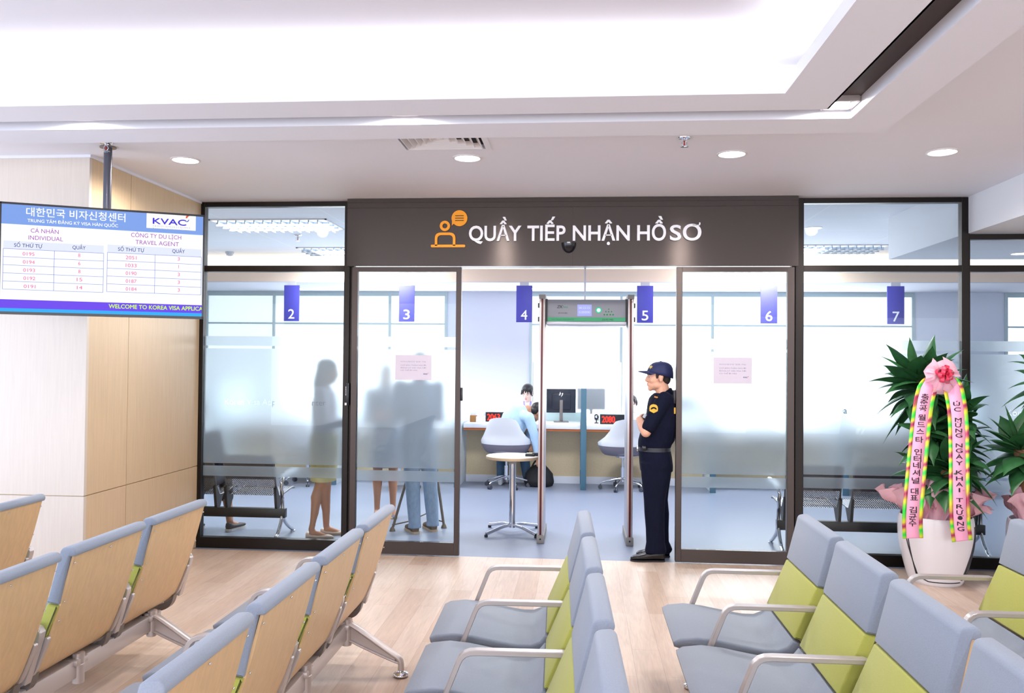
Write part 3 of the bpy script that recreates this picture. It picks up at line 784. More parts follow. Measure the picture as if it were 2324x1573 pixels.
tv_text('logo_letters', '#3f2fd0', [('KVAC', 1680, 279, 2045, 66)], 0.035)
tv_text('logo_caption', '#9aa0b8', [('대한민국비자신청센터', 1680, 312, 2088, 16), ('Korea Visa Application Center', 1680, 336, 2084, 16)])
b = newbm()
p = on_tv(2060, 205, -0.0062); r = 0.010
b.faces.new([b.verts.new(p + Vector((r * u, 0, r * v))) for u, v in ((-1, -0.9), (-0.9, 0.2), (-0.3, 0.9), (0.6, 1.0), (1.9, 1.0), (0.7, 0.4), (0.2, -0.2), (-0.3, -1.0))]); obj('logo_flame', b, emat('logo_red', '#e8503a'), scr, False)
b = newbm(); p = on_tv(2062, 243, -0.0062)
b.faces.new([b.verts.new(p + Vector((r * u, 0, r * v))) for u, v in ((-1.4, -0.9), (-0.2, -0.6), (0.7, 0.7), (0.9, 0.1), (0.3, -0.9), (-0.5, -1.2))]); obj('logo_wave', b, emat('logo_blue', '#2f62c4'), scr, False)
b = newbm(); pl = tvI @ Vector((-3.035, 5.13, 2.199))
lathe(b, [(0.025, -0.15), (0.025, CEIL - TVC.z - 0.004)], (pl.x, pl.y, 0), 20); obj('pole', b, mat('grey_pole', '#5b5c68', 0.3, 0.5), tv, 50)
b = newbm(); lathe(b, [(0.05, CEIL - TVC.z - 0.008), (0.05, CEIL - TVC.z)], (pl.x, pl.y, 0), 20); obj('ceiling_plate', b, alu_dark, tv, 50)
b = newbm(); box2(b, (pl.x - 0.04, 0.06, -0.12), (pl.x + 0.04, pl.y - 0.02, 0.02)); box2(b, (-0.2, 0.055, -0.14), (0.2, 0.075, 0.06)); obj('wall_bracket', b, black_pl, tv)

# ------------------------------------------------------------------ header sign, sensor, notices
sign = thing('counter_sign', 'white raised lettering and orange clerk icon on the dark header', 'sign', (0, 6.88, 2.617))
wl = mat('sign_white', '#fbfbff', 0.45)
for s, x0, x1 in (('QUẦY', -0.93, -0.495), ('TIẾP', -0.446, -0.132), ('NHẬN', -0.073, 0.39), ('HỒ', 0.45, 0.682), ('SƠ', 0.713, 0.965)):
    b = newbm(); text(b, s, (x0, -0.001, 0), 0.127, x1 - x0, bold=0.018, depth=0.012); obj('lettering', b, wl, sign, False)
og = mat('sign_orange', '#ffa305', 0.45)
def sp(px, py): p = at(px, py, 6.875); return (p.x, p.z - 2.617)
b = newbm(); y0, y1 = -0.013, 0.0
(x0, z0), (x1, z1) = sp(978, 561.5), sp(1056, 555.5)
prism(b, round_poly([(x0, z0), (x1, z0), (x1, z1), (x0, z1)], 0.009, 5), 'y', y0, y1)
c = sp(1010, 513)
out = arcpts(c, 0.043, 0, 2 * PI, 32)[:-1]; inn = arcpts(c, 0.021, 0, 2 * PI, 32)[:-1]
def ring2d(b, A, B):
    va = [[b.verts.new((p.x, y, p.z)) for p in A] for y in (y0, y1)]; vb = [[b.verts.new((p.x, y, p.z)) for p in B] for y in (y0, y1)]
    n = len(A)
    for i in range(n):
        j = (i + 1) % n
        b.faces.new((va[0][i], va[0][j], vb[0][j], vb[0][i])); b.faces.new((va[0][i], va[0][j], va[1][j], va[1][i])); b.faces.new((vb[0][i], vb[0][j], vb[1][j], vb[1][i]))
ring2d(b, out, inn)
(xa, za), (xb, zb) = sp(987, 558), sp(1034, 528)
def arch(x0, x1, z0, z1, r): return round_poly([(x0, z0), (x0, z1), (x1, z1), (x1, z0)], [0, r, r, 0], 6)
t_ = 0.021
A = arch(xa, xb, za, zb, 0.05); B = arch(xa + t_, xb - t_, za, zb - t_, 0.035)
loft(b, [[Vector((p.x, y0, p.y)) for p in A] + [Vector((p.x, y0, p.y)) for p in reversed(B)], [Vector((p.x, y1, p.y)) for p in A] + [Vector((p.x, y1, p.y)) for p in reversed(B)]])
obj('clerk_icon', b, og, sign, False)
b = newbm(); c = sp(1043, 495.5); tx, tz = sp(1026, 512)
P_ = [(q.x, q.z) for q in arcpts(c, 0.066, -PI + 0.75, PI + 0.35, 40)]
prism(b, [(tx, tz)] + P_, 'y', y0, y1); bub = obj('speech_bubble', b, og, sign, False)
b = newbm()
for k in (-1, 0, 1): box2(b, (c[0] - 0.036, y0 - 0.002, c[1] + k * 0.02 - 0.003), (c[0] + 0.036, y0 + 0.001, c[1] + k * 0.02 + 0.003))
obj('bubble_lines', b, dark_brown, bub, False)
b = newbm()
prof = [(0.062 * math.cos(a), -0.083 * math.sin(a)) for a in [PI / 2 * k / 7 for k in range(8)]]
rings = [[Vector((max(r, 0.002) * math.cos(PI * j / 14), -max(r, 0.002) * math.sin(PI * j / 14) * 0.9, z)) for j in range(15)] for r, z in prof]
loft(b, rings, cap=False, closed_ring=False)
for r in rings[:1]: b.faces.new([b.verts.new(p) for p in r])
sen = obj('door_sensor', b, mat('sensor_black', '#16171f', 0.2), None, 50, (-0.105, 6.876, 2.597)); tag(sen, 'black half dome motion sensor under the sign lettering', 'motion sensor')
b = newbm(); box2(b, (-0.012, -0.058, -0.008), (0.012, -0.048, 0.001)); obj('sensor_window', b, mat('label_white', '#e4e2ea', 0.5), sen)
def notice(label, x0, x1, z0, z1):
    b = newbm(); box2(b, (0, 0, 0), (x1 - x0, 0.001, z1 - z0))
    n = obj('paper_notice', b, mat('notice_paper', '#c3bbc9', 0.7), None, False, (x0, 6.902, z0)); tag(n, label, 'notice', 'paper notices on the sliding doors')
    w, h = x1 - x0, z1 - z0
    b = newbm()
    for s, zb, cap, wd in (('비자신청인만 입장 가능', 0.71, 0.045, 0.70), ('CHỈ BẢN THÂN NGƯỜI', 0.565, 0.05, 0.70), ('ĐĂNG KÝ XIN VISA MỚI', 0.46, 0.05, 0.70), ('CÓ THỂ ĐI VÀO', 0.36, 0.05, 0.46)):
        text(b, s, (w * 0.15, -0.0005, h * zb), h * cap, w * wd)
    obj('notice_text', b, mat('pale_print', '#86829a', 0.7), n, False)
    b = newbm(); text(b, 'KVAC', (w * 0.78, -0.0005, h * 0.22), h * 0.05, w * 0.11, bold=0.03); obj('notice_logo', b, mat('print_blue', '#3c3f86', 0.7), n, False)
    b = newbm(); box2(b, (w * 0.895, -0.0008, h * 0.26), (w * 0.915, -0.0003, h * 0.285)); obj('notice_mark', b, mat('print_red', '#d8746c', 0.7), n, False)
notice('pale printed notice taped on the left sliding door', -1.544, -1.237, 1.459, 1.667)
notice('pale printed notice taped on the right sliding door', 1.072, 1.376, 1.457, 1.669)
# ------------------------------------------------------------------ counters of the office
STN = [-5.59, -3.98, -2.37, -0.765, 0.848, 2.463, 4.078, 5.69]        # station centres (the blue number hangs over each)
NUM = ['1', '2', '3', '4', '5', '6', '7', '8']
DIV = [0.041 + 1.615 * k for k in range(-4, 5)]
white_top = mat('counter_white', '#eef0f6', 0.35); orange_edge = mat('orange_edge', '#c8692c', 0.5)
beige_panel = mat('counter_beige', '#cdbb9a', 0.7, noise=(40, 0.04, (1, 1, 1))); kick_m = mat('kick_white', '#dfe3ee', 0.5)
for k in range(1, 7):
    n = NUM[k]; xc = (DIV[k] + DIV[k + 1]) / 2 if False else 0
for i in range(1, 7):
    x0 = STN[i] - 0.765; x1 = STN[i] + 0.765
    t = thing('service_counter', 'white topped beige counter under the blue number %s sign' % NUM[i], 'counter', (STN[i], 11.25, 0), 0, 'service counters of the office')
    w = 0.765
    b = newbm(); box2(b, (-w, -0.30, 0.745), (w, 0.62, 0.803), bev=0.006); obj('worktop', b, white_top, t)
    b = newbm(); box2(b, (-w, -0.285, 0.718), (w, -0.26, 0.7455)); obj('edge_strip', b, orange_edge, t)
    b = newbm(); box2(b, (-w, 0.0, 0.095), (w, 0.04, 0.745)); obj('front_panel', b, beige_panel, t)
    b = newbm(); box2(b, (-w, -0.012, 0.0), (w, 0.03, 0.095)); obj('kick_board', b, kick_m, t)
teal = mat('teal_edge', '#4c7488', 0.5); aqua = mat('aqua_frost', '#e2edf2', 0.35)
for i in range(1, 8):
    x = DIV[i]
    t = thing('counter_divider', ['', 'teal edged divider at the left of the counters, behind the veneered column', 'teal edged divider seen low through the left glass bay', 'pale divider right behind the open edge of the left sliding door', 'teal edged upright divider in the middle of the doorway', 'teal edged divider between the counters numbered 5 and 6', 'teal edged divider between the counters numbered 6 and 7', 'teal edged divider right of the counter numbered 7'][i], 'divider', (x, 10.67, 0), 0, 'dividers between the counters')
    b = newbm(); box2(b, (-0.036, 0, 0.0), (0.036, 0.035, 1.285), bev=0.003); obj('edge_post', b, teal, t)
    b = newbm(); box2(b, (-0.018, 0.035, 0.0), (0.018, 1.15, 1.28)); obj('panel', b, aqua, t)
blue_sign = mat('sign_blue', '#4a47ae', 0.45); sign_dk = mat('sign_blue_bracket', '#c9c6cf', 0.5)
lab = {1: 'seen through the left glass bay', 2: 'seen through the left sliding door', 3: 'left of the metal detector', 4: 'right of the metal detector', 5: 'seen through the right sliding door', 6: 'seen through the right glass bay'}
for i in range(1, 7):
    t = thing('number_sign', 'blue hanging sign with a white %s, %s' % (NUM[i], lab[i]), 'number sign', (STN[i], 11.27, 2.70), 0, 'hanging counter numbers')
    p = STN[i]
    b = newbm(); box2(b, (-0.107, -0.012, -0.55), (0.107, 0.012, -0.055), bev=0.002); pan = obj('panel', b, blue_sign, t)
    b = newbm(); text(b, NUM[i], (0, -0.014, -0.515), 0.135, 0.085, align='c', bold=0.01); obj('number', b, wl, pan, False)
    b = newbm(); box2(b, (-0.06, -0.006, -0.06), (0.06, 0.006, 0.0)); obj('hanger', b, sign_dk, t)
red_led = emat('red_digits', '#ff3b2e', 1.6)
def ticket_display(label, loc, s):
    t = thing('ticket_display', label, 'number display', loc, 0, 'red digit displays on the counters')
    b = newbm(); box2(b, (-0.16, 0.0, 0.0), (0.16, 0.05, 0.13), bev=0.006); obj('case', b, black_pl, t)
    b = newbm(); text(b, s, (-0.135, -0.002, 0.025), 0.085, 0.17, bold=0.035); obj('digits', b, red_led, t, False)
def card_stand(label, loc):
    t = thing('card_stand', label, 'sign stand', loc, 0, 'white card stands on the counters')
    b = newbm(); M_ = Matrix.Rotation(math.radians(-14), 3, 'X'); box(b, (0, 0.02, 0.068), (0.10, 0.004, 0.135), rot=M_); obj('card', b, mat('card_white', '#fbfbff', 0.4), t)
    b = newbm(); box2(b, (-0.05, -0.01, 0.0), (0.05, 0.06, 0.006)); obj('stand_foot', b, mat('acrylic', '#dfe9ee', 0.2), t)
def webcam(label, loc):
    t = thing('webcam', label, 'camera', loc, 0, 'small cameras on the counters')
    b = newbm(); lathe(b, [(0.03, 0), (0.03, 0.008), (0.008, 0.015), (0.008, 0.05)], seg=16); obj('stand', b, black_pl, t)
    b = newbm(); ball(b, (0, 0, 0.085), (0.035, 0.03, 0.04), 14, 10); obj('camera_body', b, black_pl, t)
    b = newbm(); lathe(b, [(0.017, 0), (0.017, 0.006), (0.012, 0.009)], seg=16)
    bmesh.ops.rotate(b, cent=(0, 0, 0), matrix=Matrix.Rotation(PI / 2, 3, 'X'), verts=b.verts); bmesh.ops.translate(b, vec=(0, -0.025, 0.09), verts=b.verts); obj('lens', b, chrome, t)
ztop = 0.803
b = newbm(); box2(b, (-0.05, 0, 0), (0.05, 0.09, 0.09), bev=0.004)
tag(obj('wooden_box', b, mat('box_wood', '#a8743e', 0.5), None, 40, (-1.43, 11.2, ztop)), 'small brown wooden box at the left end of counter 4', 'box')
card_stand('white card stand beside the wooden box on counter 4', (-1.345, 11.18, ztop))
card_stand('white card stand just right of the teal divider on counter 5', (0.135, 11.12, ztop))
ticket_display('black display with red digits behind the occupied grey chair', (-1.12, 11.3, ztop), '2063')
ticket_display('black display with red digits behind the empty grey chair', (0.42, 11.15, ztop), '2080')
webcam('small black camera right of the card stand on counter 5', (0.215, 11.3, ztop))
webcam('small black camera by the wooden box on counter 4', (-1.24, 11.45, ztop))
def monitor(label, loc, rz, w=0.40, h=0.325, logo=True):
    t = thing('monitor', label, 'monitor', loc, rz, 'computer monitors on the counters')
    b = newbm(); box2(b, (-w / 2, 0.0, 0.125), (w / 2, 0.03, 0.125 + h), bev=0.006); box2(b, (-w * 0.32, -0.02, 0.17), (w * 0.32, 0.002, 0.125 + h * 0.8), bev=0.01); bd = obj('housing', b, mat('monitor_back', '#1b2030', 0.35), t)
    b = newbm(); box2(b, (-w / 2 + 0.01, 0.0295, 0.135), (w / 2 - 0.01, 0.031, 0.117 + h)); obj('display', b, emat('office_screen', '#c4d4f0', 0.7), t)
    b = newbm(); box2(b, (-0.022, -0.045, 0.0), (0.022, -0.012, 0.30), bev=0.004); obj('stand', b, alu_dark, t)
    b = newbm(); box2(b, (-0.10, -0.09, 0.0), (0.10, 0.07, 0.012), bev=0.004); obj('stand_foot', b, alu_dark, t)
    if logo:
        b = newbm()
        for dx, z0, z1 in ((-0.030, 0.0, 0.05), (-0.018, 0.0, 0.03), (0.0, -0.018, 0.03), (0.014, 0.004, 0.03)):
            x = dx; bar(b, [(x, -0.0215, 0.36 + z0), (x + (z1 - z0) * 0.35, -0.0215, 0.36 + z1)], 0.004, 0.002)
        for x0, x1, zz in ((-0.022, -0.006, 0.03), (0.008, 0.024, 0.03), (0.002, 0.016, 0.003)): box2(b, (x0, -0.022, 0.36 + zz - 0.002), (x1, -0.021, 0.36 + zz + 0.002))
        obj('logo', b, chrome, bd, False)
monitor('black backed monitor with a slanted silver logo on counter 4', (-0.262, 11.46, ztop), math.radians(4))
monitor('dark monitor on counter 5, half hidden behind the guard', (1.36, 11.45, ztop), math.radians(-8))
monitor('dark monitor standing far back behind the middle teal divider', (0.16, 12.5, 0.79), 0, 0.42, 0.32, False)
b = newbm(); box2(b, (-3.0, 12.3, 0.74), (3.2, 12.74, 0.79)); box2(b, (-2.9, 12.68, 0), (3.1, 12.72, 0.74))
tag(obj('back_desk', b, white_top), 'white desk along the back wall behind the counter staff', 'desk')
b = newbm(); box2(b, (-0.70, 12.20, 0.5), (0.60, 12.206, 1.62)); ts = obj('glass_screen', b, FILM, None, False); tag(ts, 'frosted screen behind counters 4 and 5 that blurs the monitor behind it', 'glass screen')
b = newbm(); box2(b, (-0.70, 12.19, 0.0), (-0.685, 12.215, 1.62)); box2(b, (0.585, 12.19, 0.0), (0.60, 12.215, 1.62)); box2(b, (-0.685, 12.19, 0.48), (0.585, 12.215, 0.5)); obj('frame', b, pale_fr, ts)
gl_aq = mat('aqua_glass', '#cfe6e4', 0.2)
b = newbm(); box2(b, (-0.36, 0, 0), (0.36, 0.01, 0.125), bev=0.002)
s1 = tag(obj('desk_screen', b, gl_aq, None, 40, (-0.33, 11.62, ztop)), 'low pale aqua screen behind the monitor with the silver logo', 'desk screen', 'low screens on the counters')
copy_tree(s1, None, (0.62, 11.62, ztop), label='low pale aqua screen behind the empty grey chair')
# ------------------------------------------------------------------ grey swivel chairs
shell_m = mat('chair_light_grey', '#d7dbe2', 0.6); seat_m = mat('chair_dark_grey', '#7b7784', 0.7); caster_m = mat('caster_grey', '#4a4d58', 0.4)
def swivel_chair(label, loc, rz):
    t = thing('swivel_chair', label, 'office chair', loc, rz, 'grey swivel chairs at the counters')
    # moulded back: rings of an arc open to the front (+y)
    def sheet(levels, n=28, th=0.018):
        rings_o, rings_i = [], []
        for z, rx, ry, a, yo, dz in levels:
            o, i_ = [], []
            for k in range(n + 1):
                s = -1 + 2 * k / n; an = -PI / 2 + s * a
                zz = z - dz * abs(s) ** 2.2
                o.append(Vector((rx * math.cos(an), yo + ry * math.sin(an), zz))); i_.append(Vector(((rx - th) * math.cos(an), yo + (ry - th) * math.sin(an), zz)))
            rings_o.append(o); rings_i.append(i_)
        b = newbm(); rings = [o + list(reversed(i_)) for o, i_ in zip(rings_o, rings_i)]
        loft(b, rings); return b
    b = sheet([(0.905, 0.185, 0.10, 0.95, -0.17, 0.03), (0.91, 0.20, 0.11, 1.0, -0.17, 0.03), (0.86, 0.225, 0.13, 1.08, -0.15, 0.02), (0.78, 0.25, 0.16, 1.15, -0.12, 0.02), (0.70, 0.285, 0.20, 1.3, -0.07, 0.02), (0.64, 0.32, 0.24, 1.6, -0.03, 0.02), (0.60, 0.33, 0.26, 1.85, -0.02, 0.0), (0.565, 0.325, 0.26, 1.9, -0.02, -0.005)])
    obj('backrest', b, shell_m, t, 60)
    b = sheet([(0.565, 0.323, 0.258, 1.9, -0.02, -0.005), (0.53, 0.315, 0.25, 1.9, -0.02, -0.01), (0.47, 0.28, 0.225, 1.9, -0.02, -0.01), (0.445, 0.25, 0.20, 1.9, -0.02, -0.01)])
    obj('seat_shell', b, seat_m, t, 60)
    b = newbm(); lathe(b, [(0.10, 0.43), (0.235, 0.445), (0.255, 0.47), (0.25, 0.50), (0.22, 0.515), (0.02, 0.515)], (0, 0, 0), 28); obj('seat', b, seat_m, t, 60)
    b = newbm(); lathe(b, [(0.022, 0.10), (0.022, 0.20)], seg=16); lathe(b, [(0.028, 0.14), (0.028, 0.28)], seg=16); lathe(b, [(0.016, 0.28), (0.016, 0.40), (0.09, 0.41), (0.10, 0.435)], seg=16); obj('column', b, chrome, t, 50)
    for k in range(5):
        a = 2 * PI * k / 5 + 0.35; d = Vector((math.cos(a), math.sin(a), 0))
        b = newbm(); tube(b, [d * 0.02 + Vector((0, 0, 0.14)), d * 0.10 + Vector((0, 0, 0.128)), d * 0.27 + Vector((0, 0, 0.085)), d * 0.29 + Vector((0, 0, 0.062))], [(0.020, 0.018), (0.018, 0.016), (0.012, 0.011), (0.01, 0.01)], 10)
        l = obj('leg', b, chrome, t, 50)
        b = newbm(); c = d * 0.285 + Vector((0, 0, 0.027)); pd = Vector((-d.y, d.x, 0))
        for sg in (-1, 1): tube(b, [c + pd * (0.004 * sg), c + pd * (0.022 * sg)], 0.027, 14)
        tube(b, [c, c + Vector((0, 0, 0.045))], 0.007, 8)
        obj('caster', b, caster_m, l, 50)
    return t
swivel_chair('light grey swivel chair at counter 4 with the man in blue on it', (-0.945, 10.80, 0), math.radians(-8))
c5 = swivel_chair('empty light grey swivel chair at counter 5 behind the metal detector', (0.545, 10.82, 0), math.radians(14))
copy_tree(c5, None, (-3.55, 10.75, 0), math.radians(-20), 'light grey swivel chair behind the frosted left glass bay, only a wheel clear')
copy_tree(c5, None, (-2.30, 10.6, 0), math.radians(30), 'light grey swivel chair behind the frosted left sliding door')
# ------------------------------------------------------------------ round stand-up table with its star base, things on it
def round_table(label, loc, r, h, rz):
    t = thing('round_table', label, 'table', loc, rz, 'small round tables of the office')
    b = newbm(); lathe(b, [(r - 0.004, h - 0.028), (r, h - 0.024), (r, h - 0.004), (r - 0.004, h)], seg=44); tp = obj('tabletop', b, mat('table_top_white', '#efeae6', 0.4), t, 50)
    b = newbm(); lathe(b, [(r + 0.001, h - 0.026), (r + 0.002, h - 0.022), (r + 0.002, h - 0.006), (r + 0.001, h - 0.003)], seg=44, cap=False); obj('edge_band', b, mat('table_edge_maple', '#d8bd97', 0.5), tp, 50)
    b = newbm(); box2(b, (-0.06, -0.06, h - 0.05), (0.06, 0.06, h - 0.028)); box2(b, (-0.035, -0.035, h - 0.075), (0.035, 0.035, h - 0.05)); obj('mounting_plate', b, alu_dark, t)
    b = newbm(); lathe(b, [(0.032, 0.05), (0.032, h - 0.06)], seg=24); obj('pole', b, chrome, t, 50)
    for k in range(4):
        a = PI / 4 + k * PI / 2; d = Vector((math.cos(a), math.sin(a), 0))
        b = newbm(); tube(b, smoothpts([d * 0.0 + Vector((0, 0, 0.075)), d * 0.12 + Vector((0, 0, 0.072)), d * 0.24 + Vector((0, 0, 0.045)), d * 0.325 + Vector((0, 0, 0.028))], 2), 0.016, 10); l = obj('leg', b, chrome, t, 50)
        b = newbm(); lathe(b, [(0.016, 0.0), (0.016, 0.022)], d * 0.325, 12); obj('foot', b, black_pl, l)
    return t
round_table('round white table on a chrome star base in the doorway', (-0.636, 7.95, 0), 0.252, 0.728, math.radians(2))
b = newbm(); box2(b, (-0.045, -0.03, 0), (0.045, 0.03, 0.022), bev=0.004); r_ = obj('card_reader', b, black_pl, None, 40, (-0.47, 7.93, 0.728)); tag(r_, 'small black device lying on the round table edge', 'device')
b = newbm(); box2(b, (-0.035, -0.022, 0.022), (0.02, 0.02, 0.03)); obj('pale_cover', b, mat('pale_green', '#cfd3b8', 0.5), r_)
b = newbm(); box2(b, (-0.03, -0.02, 0), (0.03, 0.02, 0.03), bev=0.004); tag(obj('walkie_talkie', b, mat('device_black', '#20222a', 0.4), None, 40, (-0.418, 7.96, 0.728)), 'black handset at the round table edge beside the detector post', 'handset')
# ------------------------------------------------------------------ walk-through metal detector
g = thing('metal_detector', 'walk-through metal detector arch with green striped head panel in the doorway', 'metal detector', (0.05, 7.53, 0))
gp = mat('gate_panel', '#b9bac4', 0.35, 0.3); gcap = mat('gate_cap', '#8a8784', 0.5); gred = mat('gate_red_line', '#5a1416', 0.35); ghead = mat('gate_head', '#8b8d97', 0.4); ggreen = mat('gate_green', '#2f9d6a', 0.45)
for sx, lb in ((-1, 'left'), (1, 'right')):
    x = -0.398 if sx < 0 else 0.392
    b = newbm(); box2(b, (x - 0.022, 0.0, 0.06), (x + 0.022, 0.52, 2.19), bev=0.006); pn = obj('side_panel', b, gp, g)
    b = newbm(); box2(b, (x - 0.026, -0.022, 0.06), (x + 0.026, 0.002, 2.19), bev=0.005); obj('front_edge', b, mat('gate_alu', '#cfc8c8', 0.3, 0.5), pn)
    b = newbm(); box2(b, (x - 0.009, -0.026, 0.075), (x + 0.009, -0.019, 2.185), bev=0.002); obj('red_strip', b, gred, pn)
    b = newbm(); box2(b, (x - 0.03, -0.028, 2.185), (x + 0.03, 0.53, 2.225), bev=0.004); obj('top_cap', b, gcap, pn)
    b = newbm(); box2(b, (x - 0.034, -0.036, 0.0), (x + 0.034, 0.545, 0.075), bev=0.006); bs = obj('base_foot', b, gcap, pn)
    b = newbm(); ball(b, (x, -0.037, 0.04), 0.008, 10, 6); obj('bolt', b, black_pl, bs)
    for z in (2.13, 2.005):
        b = newbm(); box2(b, (x + sx * 0.022, 0.03, z - 0.022), (x + sx * 0.042, 0.07, z + 0.022), bev=0.004); obj('connector', b, black_pl, pn)
b = newbm(); box2(b, (-0.372, 0.04, 1.985), (0.366, 0.50, 2.185), bev=0.004); hd = obj('head_unit', b, ghead, g); hd['label'] = 'grey head unit with display and green stripe'
for sx in (-0.363, 0.357):
    b = newbm(); box2(b, (sx - 0.011, 0.035, 1.985), (sx + 0.011, 0.06, 2.187)); obj('corner_strip', b, black_pl, hd)
b = newbm(); box2(b, (-0.352, 0.035, 1.988), (0.346, 0.045, 2.022)); obj('green_stripe', b, ggreen, hd)
b = newbm(); box2(b, (-0.36, 0.03, 1.955), (0.355, 0.50, 1.985), bev=0.004); obj('lower_rail', b, gp, hd)
b = newbm(); box2(b, (-0.085, 0.034, 2.035), (0.045, 0.042, 2.138)); ds = obj('display', b, emat('gate_display', '#aeb4f6', 0.95), hd)
b = newbm(); text(b, '00:22:32', (-0.02, 0.033, 2.10), 0.02, 0.10, align='c'); text(b, '0.00000', (-0.02, 0.033, 2.06), 0.02, 0.10, align='c'); obj('display_digits', b, emat('gate_digits', '#dfe2ff', 1.0), ds, False)
b = newbm(); bmesh.ops.create_circle(b, cap_ends=True, segments=24, radius=0.016, matrix=Matrix.Translation((0.107, 0.034, 2.088)) @ Matrix.Rotation(PI / 2, 4, 'X')); lm = obj('status_lamp', b, emat('lamp_white_green', '#dffff0', 2.2), hd, False)
b = newbm(); A = arcpts((0.107, 2.088), 0.026, 0, 2 * PI, 24)[:-1]; B = arcpts((0.107, 2.088), 0.016, 0, 2 * PI, 24)[:-1]
va = [b.verts.new((p.x, 0.0345, p.z)) for p in A]; vb = [b.verts.new((p.x, 0.0345, p.z)) for p in B]
for i in range(24): b.faces.new((va[i], va[(i + 1) % 24], vb[(i + 1) % 24], vb[i]))
obj('lamp_ring', b, emat('lamp_green', '#12d69c', 1.0), lm, False)
dotm = emat('green_dots', '#1f9a4c', 0.8)
for dz, xs, r in ((2.098, (0.197,), 0.005), (2.075, (0.172, 0.197, 0.222), 0.0055), (2.048, (0.158, 0.183, 0.211, 0.236), 0.007)):
    for x in xs:
        b = newbm(); ball(b, (x, 0.036, dz), (r, 0.004, r), 10, 6); obj('signal_dot', b, dotm, hd)
b = newbm(); text(b, 'ZK', (-0.268, 0.037, 2.106), 0.026, 0.05, bold=0.02, shear=0.25); obj('brand_letters', b, mat('print_dark', '#33353d', 0.5), hd, False)
b = newbm(); text(b, 'Teco', (-0.217, 0.037, 2.108), 0.018, 0.048, bold=0.01); obj('brand_letters', b, ggreen, hd, False)
b = newbm(); text(b, 'ZK-D3180S', (-0.256, 0.037, 2.056), 0.012, 0.082); obj('model_text', b, mat('print_dark', '#33353d', 0.5), hd, False)
b = newbm(); text(b, 'WALK THROUGH METAL DETECTOR', (-0.318, 0.034, 2.0), 0.009, 0.205, bold=0.01); obj('stripe_text', b, mat('print_green', '#14573a', 0.5), hd, False)
b = newbm(); text(b, 'CE FC MD', (0.138, 0.034, 1.996), 0.015, 0.10, bold=0.01); obj('stripe_text', b, mat('print_dark', '#33353d', 0.5), hd, False)
b = newbm(); tube(b, [(0.0, 0, 1.24), (0.0, 0, 0.62), (0.0, 0, 0.0)], 0.008, 8); cb = obj('ceiling_cable', b, mat('cable_white', '#dcdce8', 0.5), None, 50, (0.034, 7.72, 2.19)); tag(cb, 'thin white conduit running up from the metal detector head', 'conduit')
cb.scale = (1, 1, 0.733)
# ------------------------------------------------------------------ perforated metal benches behind the glass
def perforated():
    m = bpy.data.materials.new('perforated_steel'); m.use_nodes = True; nt = m.node_tree; p = nt.nodes['Principled BSDF']
    p.inputs['Base Color'].default_value = lin('#8f8e90'); p.inputs['Metallic'].default_value = 0.6; p.inputs['Roughness'].default_value = 0.35
    tc = nt.nodes.new('ShaderNodeTexCoord'); mp = nt.nodes.new('ShaderNodeMapping'); mp.inputs['Scale'].default_value = (80, 80, 80); nt.links.new(tc.outputs['Object'], mp.inputs[0])
    mp.inputs['Rotation'].default_value = (0, PI / 4, 0)
    v = nt.nodes.new('ShaderNodeTexChecker'); v.inputs['Scale'].default_value = 1.0
    # round holes on a staggered grid: distance to the nearest cell centre
    fr = nt.nodes.new('ShaderNodeVectorMath'); fr.operation = 'FRACTION'; nt.links.new(mp.outputs[0], fr.inputs[0])
    sb = nt.nodes.new('ShaderNodeVectorMath'); sb.operation = 'SUBTRACT'; sb.inputs[1].default_value = (0.5, 0.5, 0.5); nt.links.new(fr.outputs[0], sb.inputs[0])
    ml = nt.nodes.new('ShaderNodeVectorMath'); ml.operation = 'MULTIPLY'; ml.inputs[1].default_value = (1, 0, 1); nt.links.new(sb.outputs[0], ml.inputs[0])
    ln = nt.nodes.new('ShaderNodeVectorMath'); ln.operation = 'LENGTH'; nt.links.new(ml.outputs[0], ln.inputs[0])
    gt = nt.nodes.new('ShaderNodeMath'); gt.operation = 'GREATER_THAN'; gt.inputs[1].default_value = 0.33; nt.links.new(ln.outputs['Value'], gt.inputs[0])
    nt.nodes.remove(v)
    nt.links.new(gt.outputs[0], p.inputs['Alpha'])
    return m
PERF = perforated(); steel = mat('bench_steel', '#77767a', 0.35, 0.5); bench_blk = mat('bench_black_beam', '#1d1a1c', 0.4)
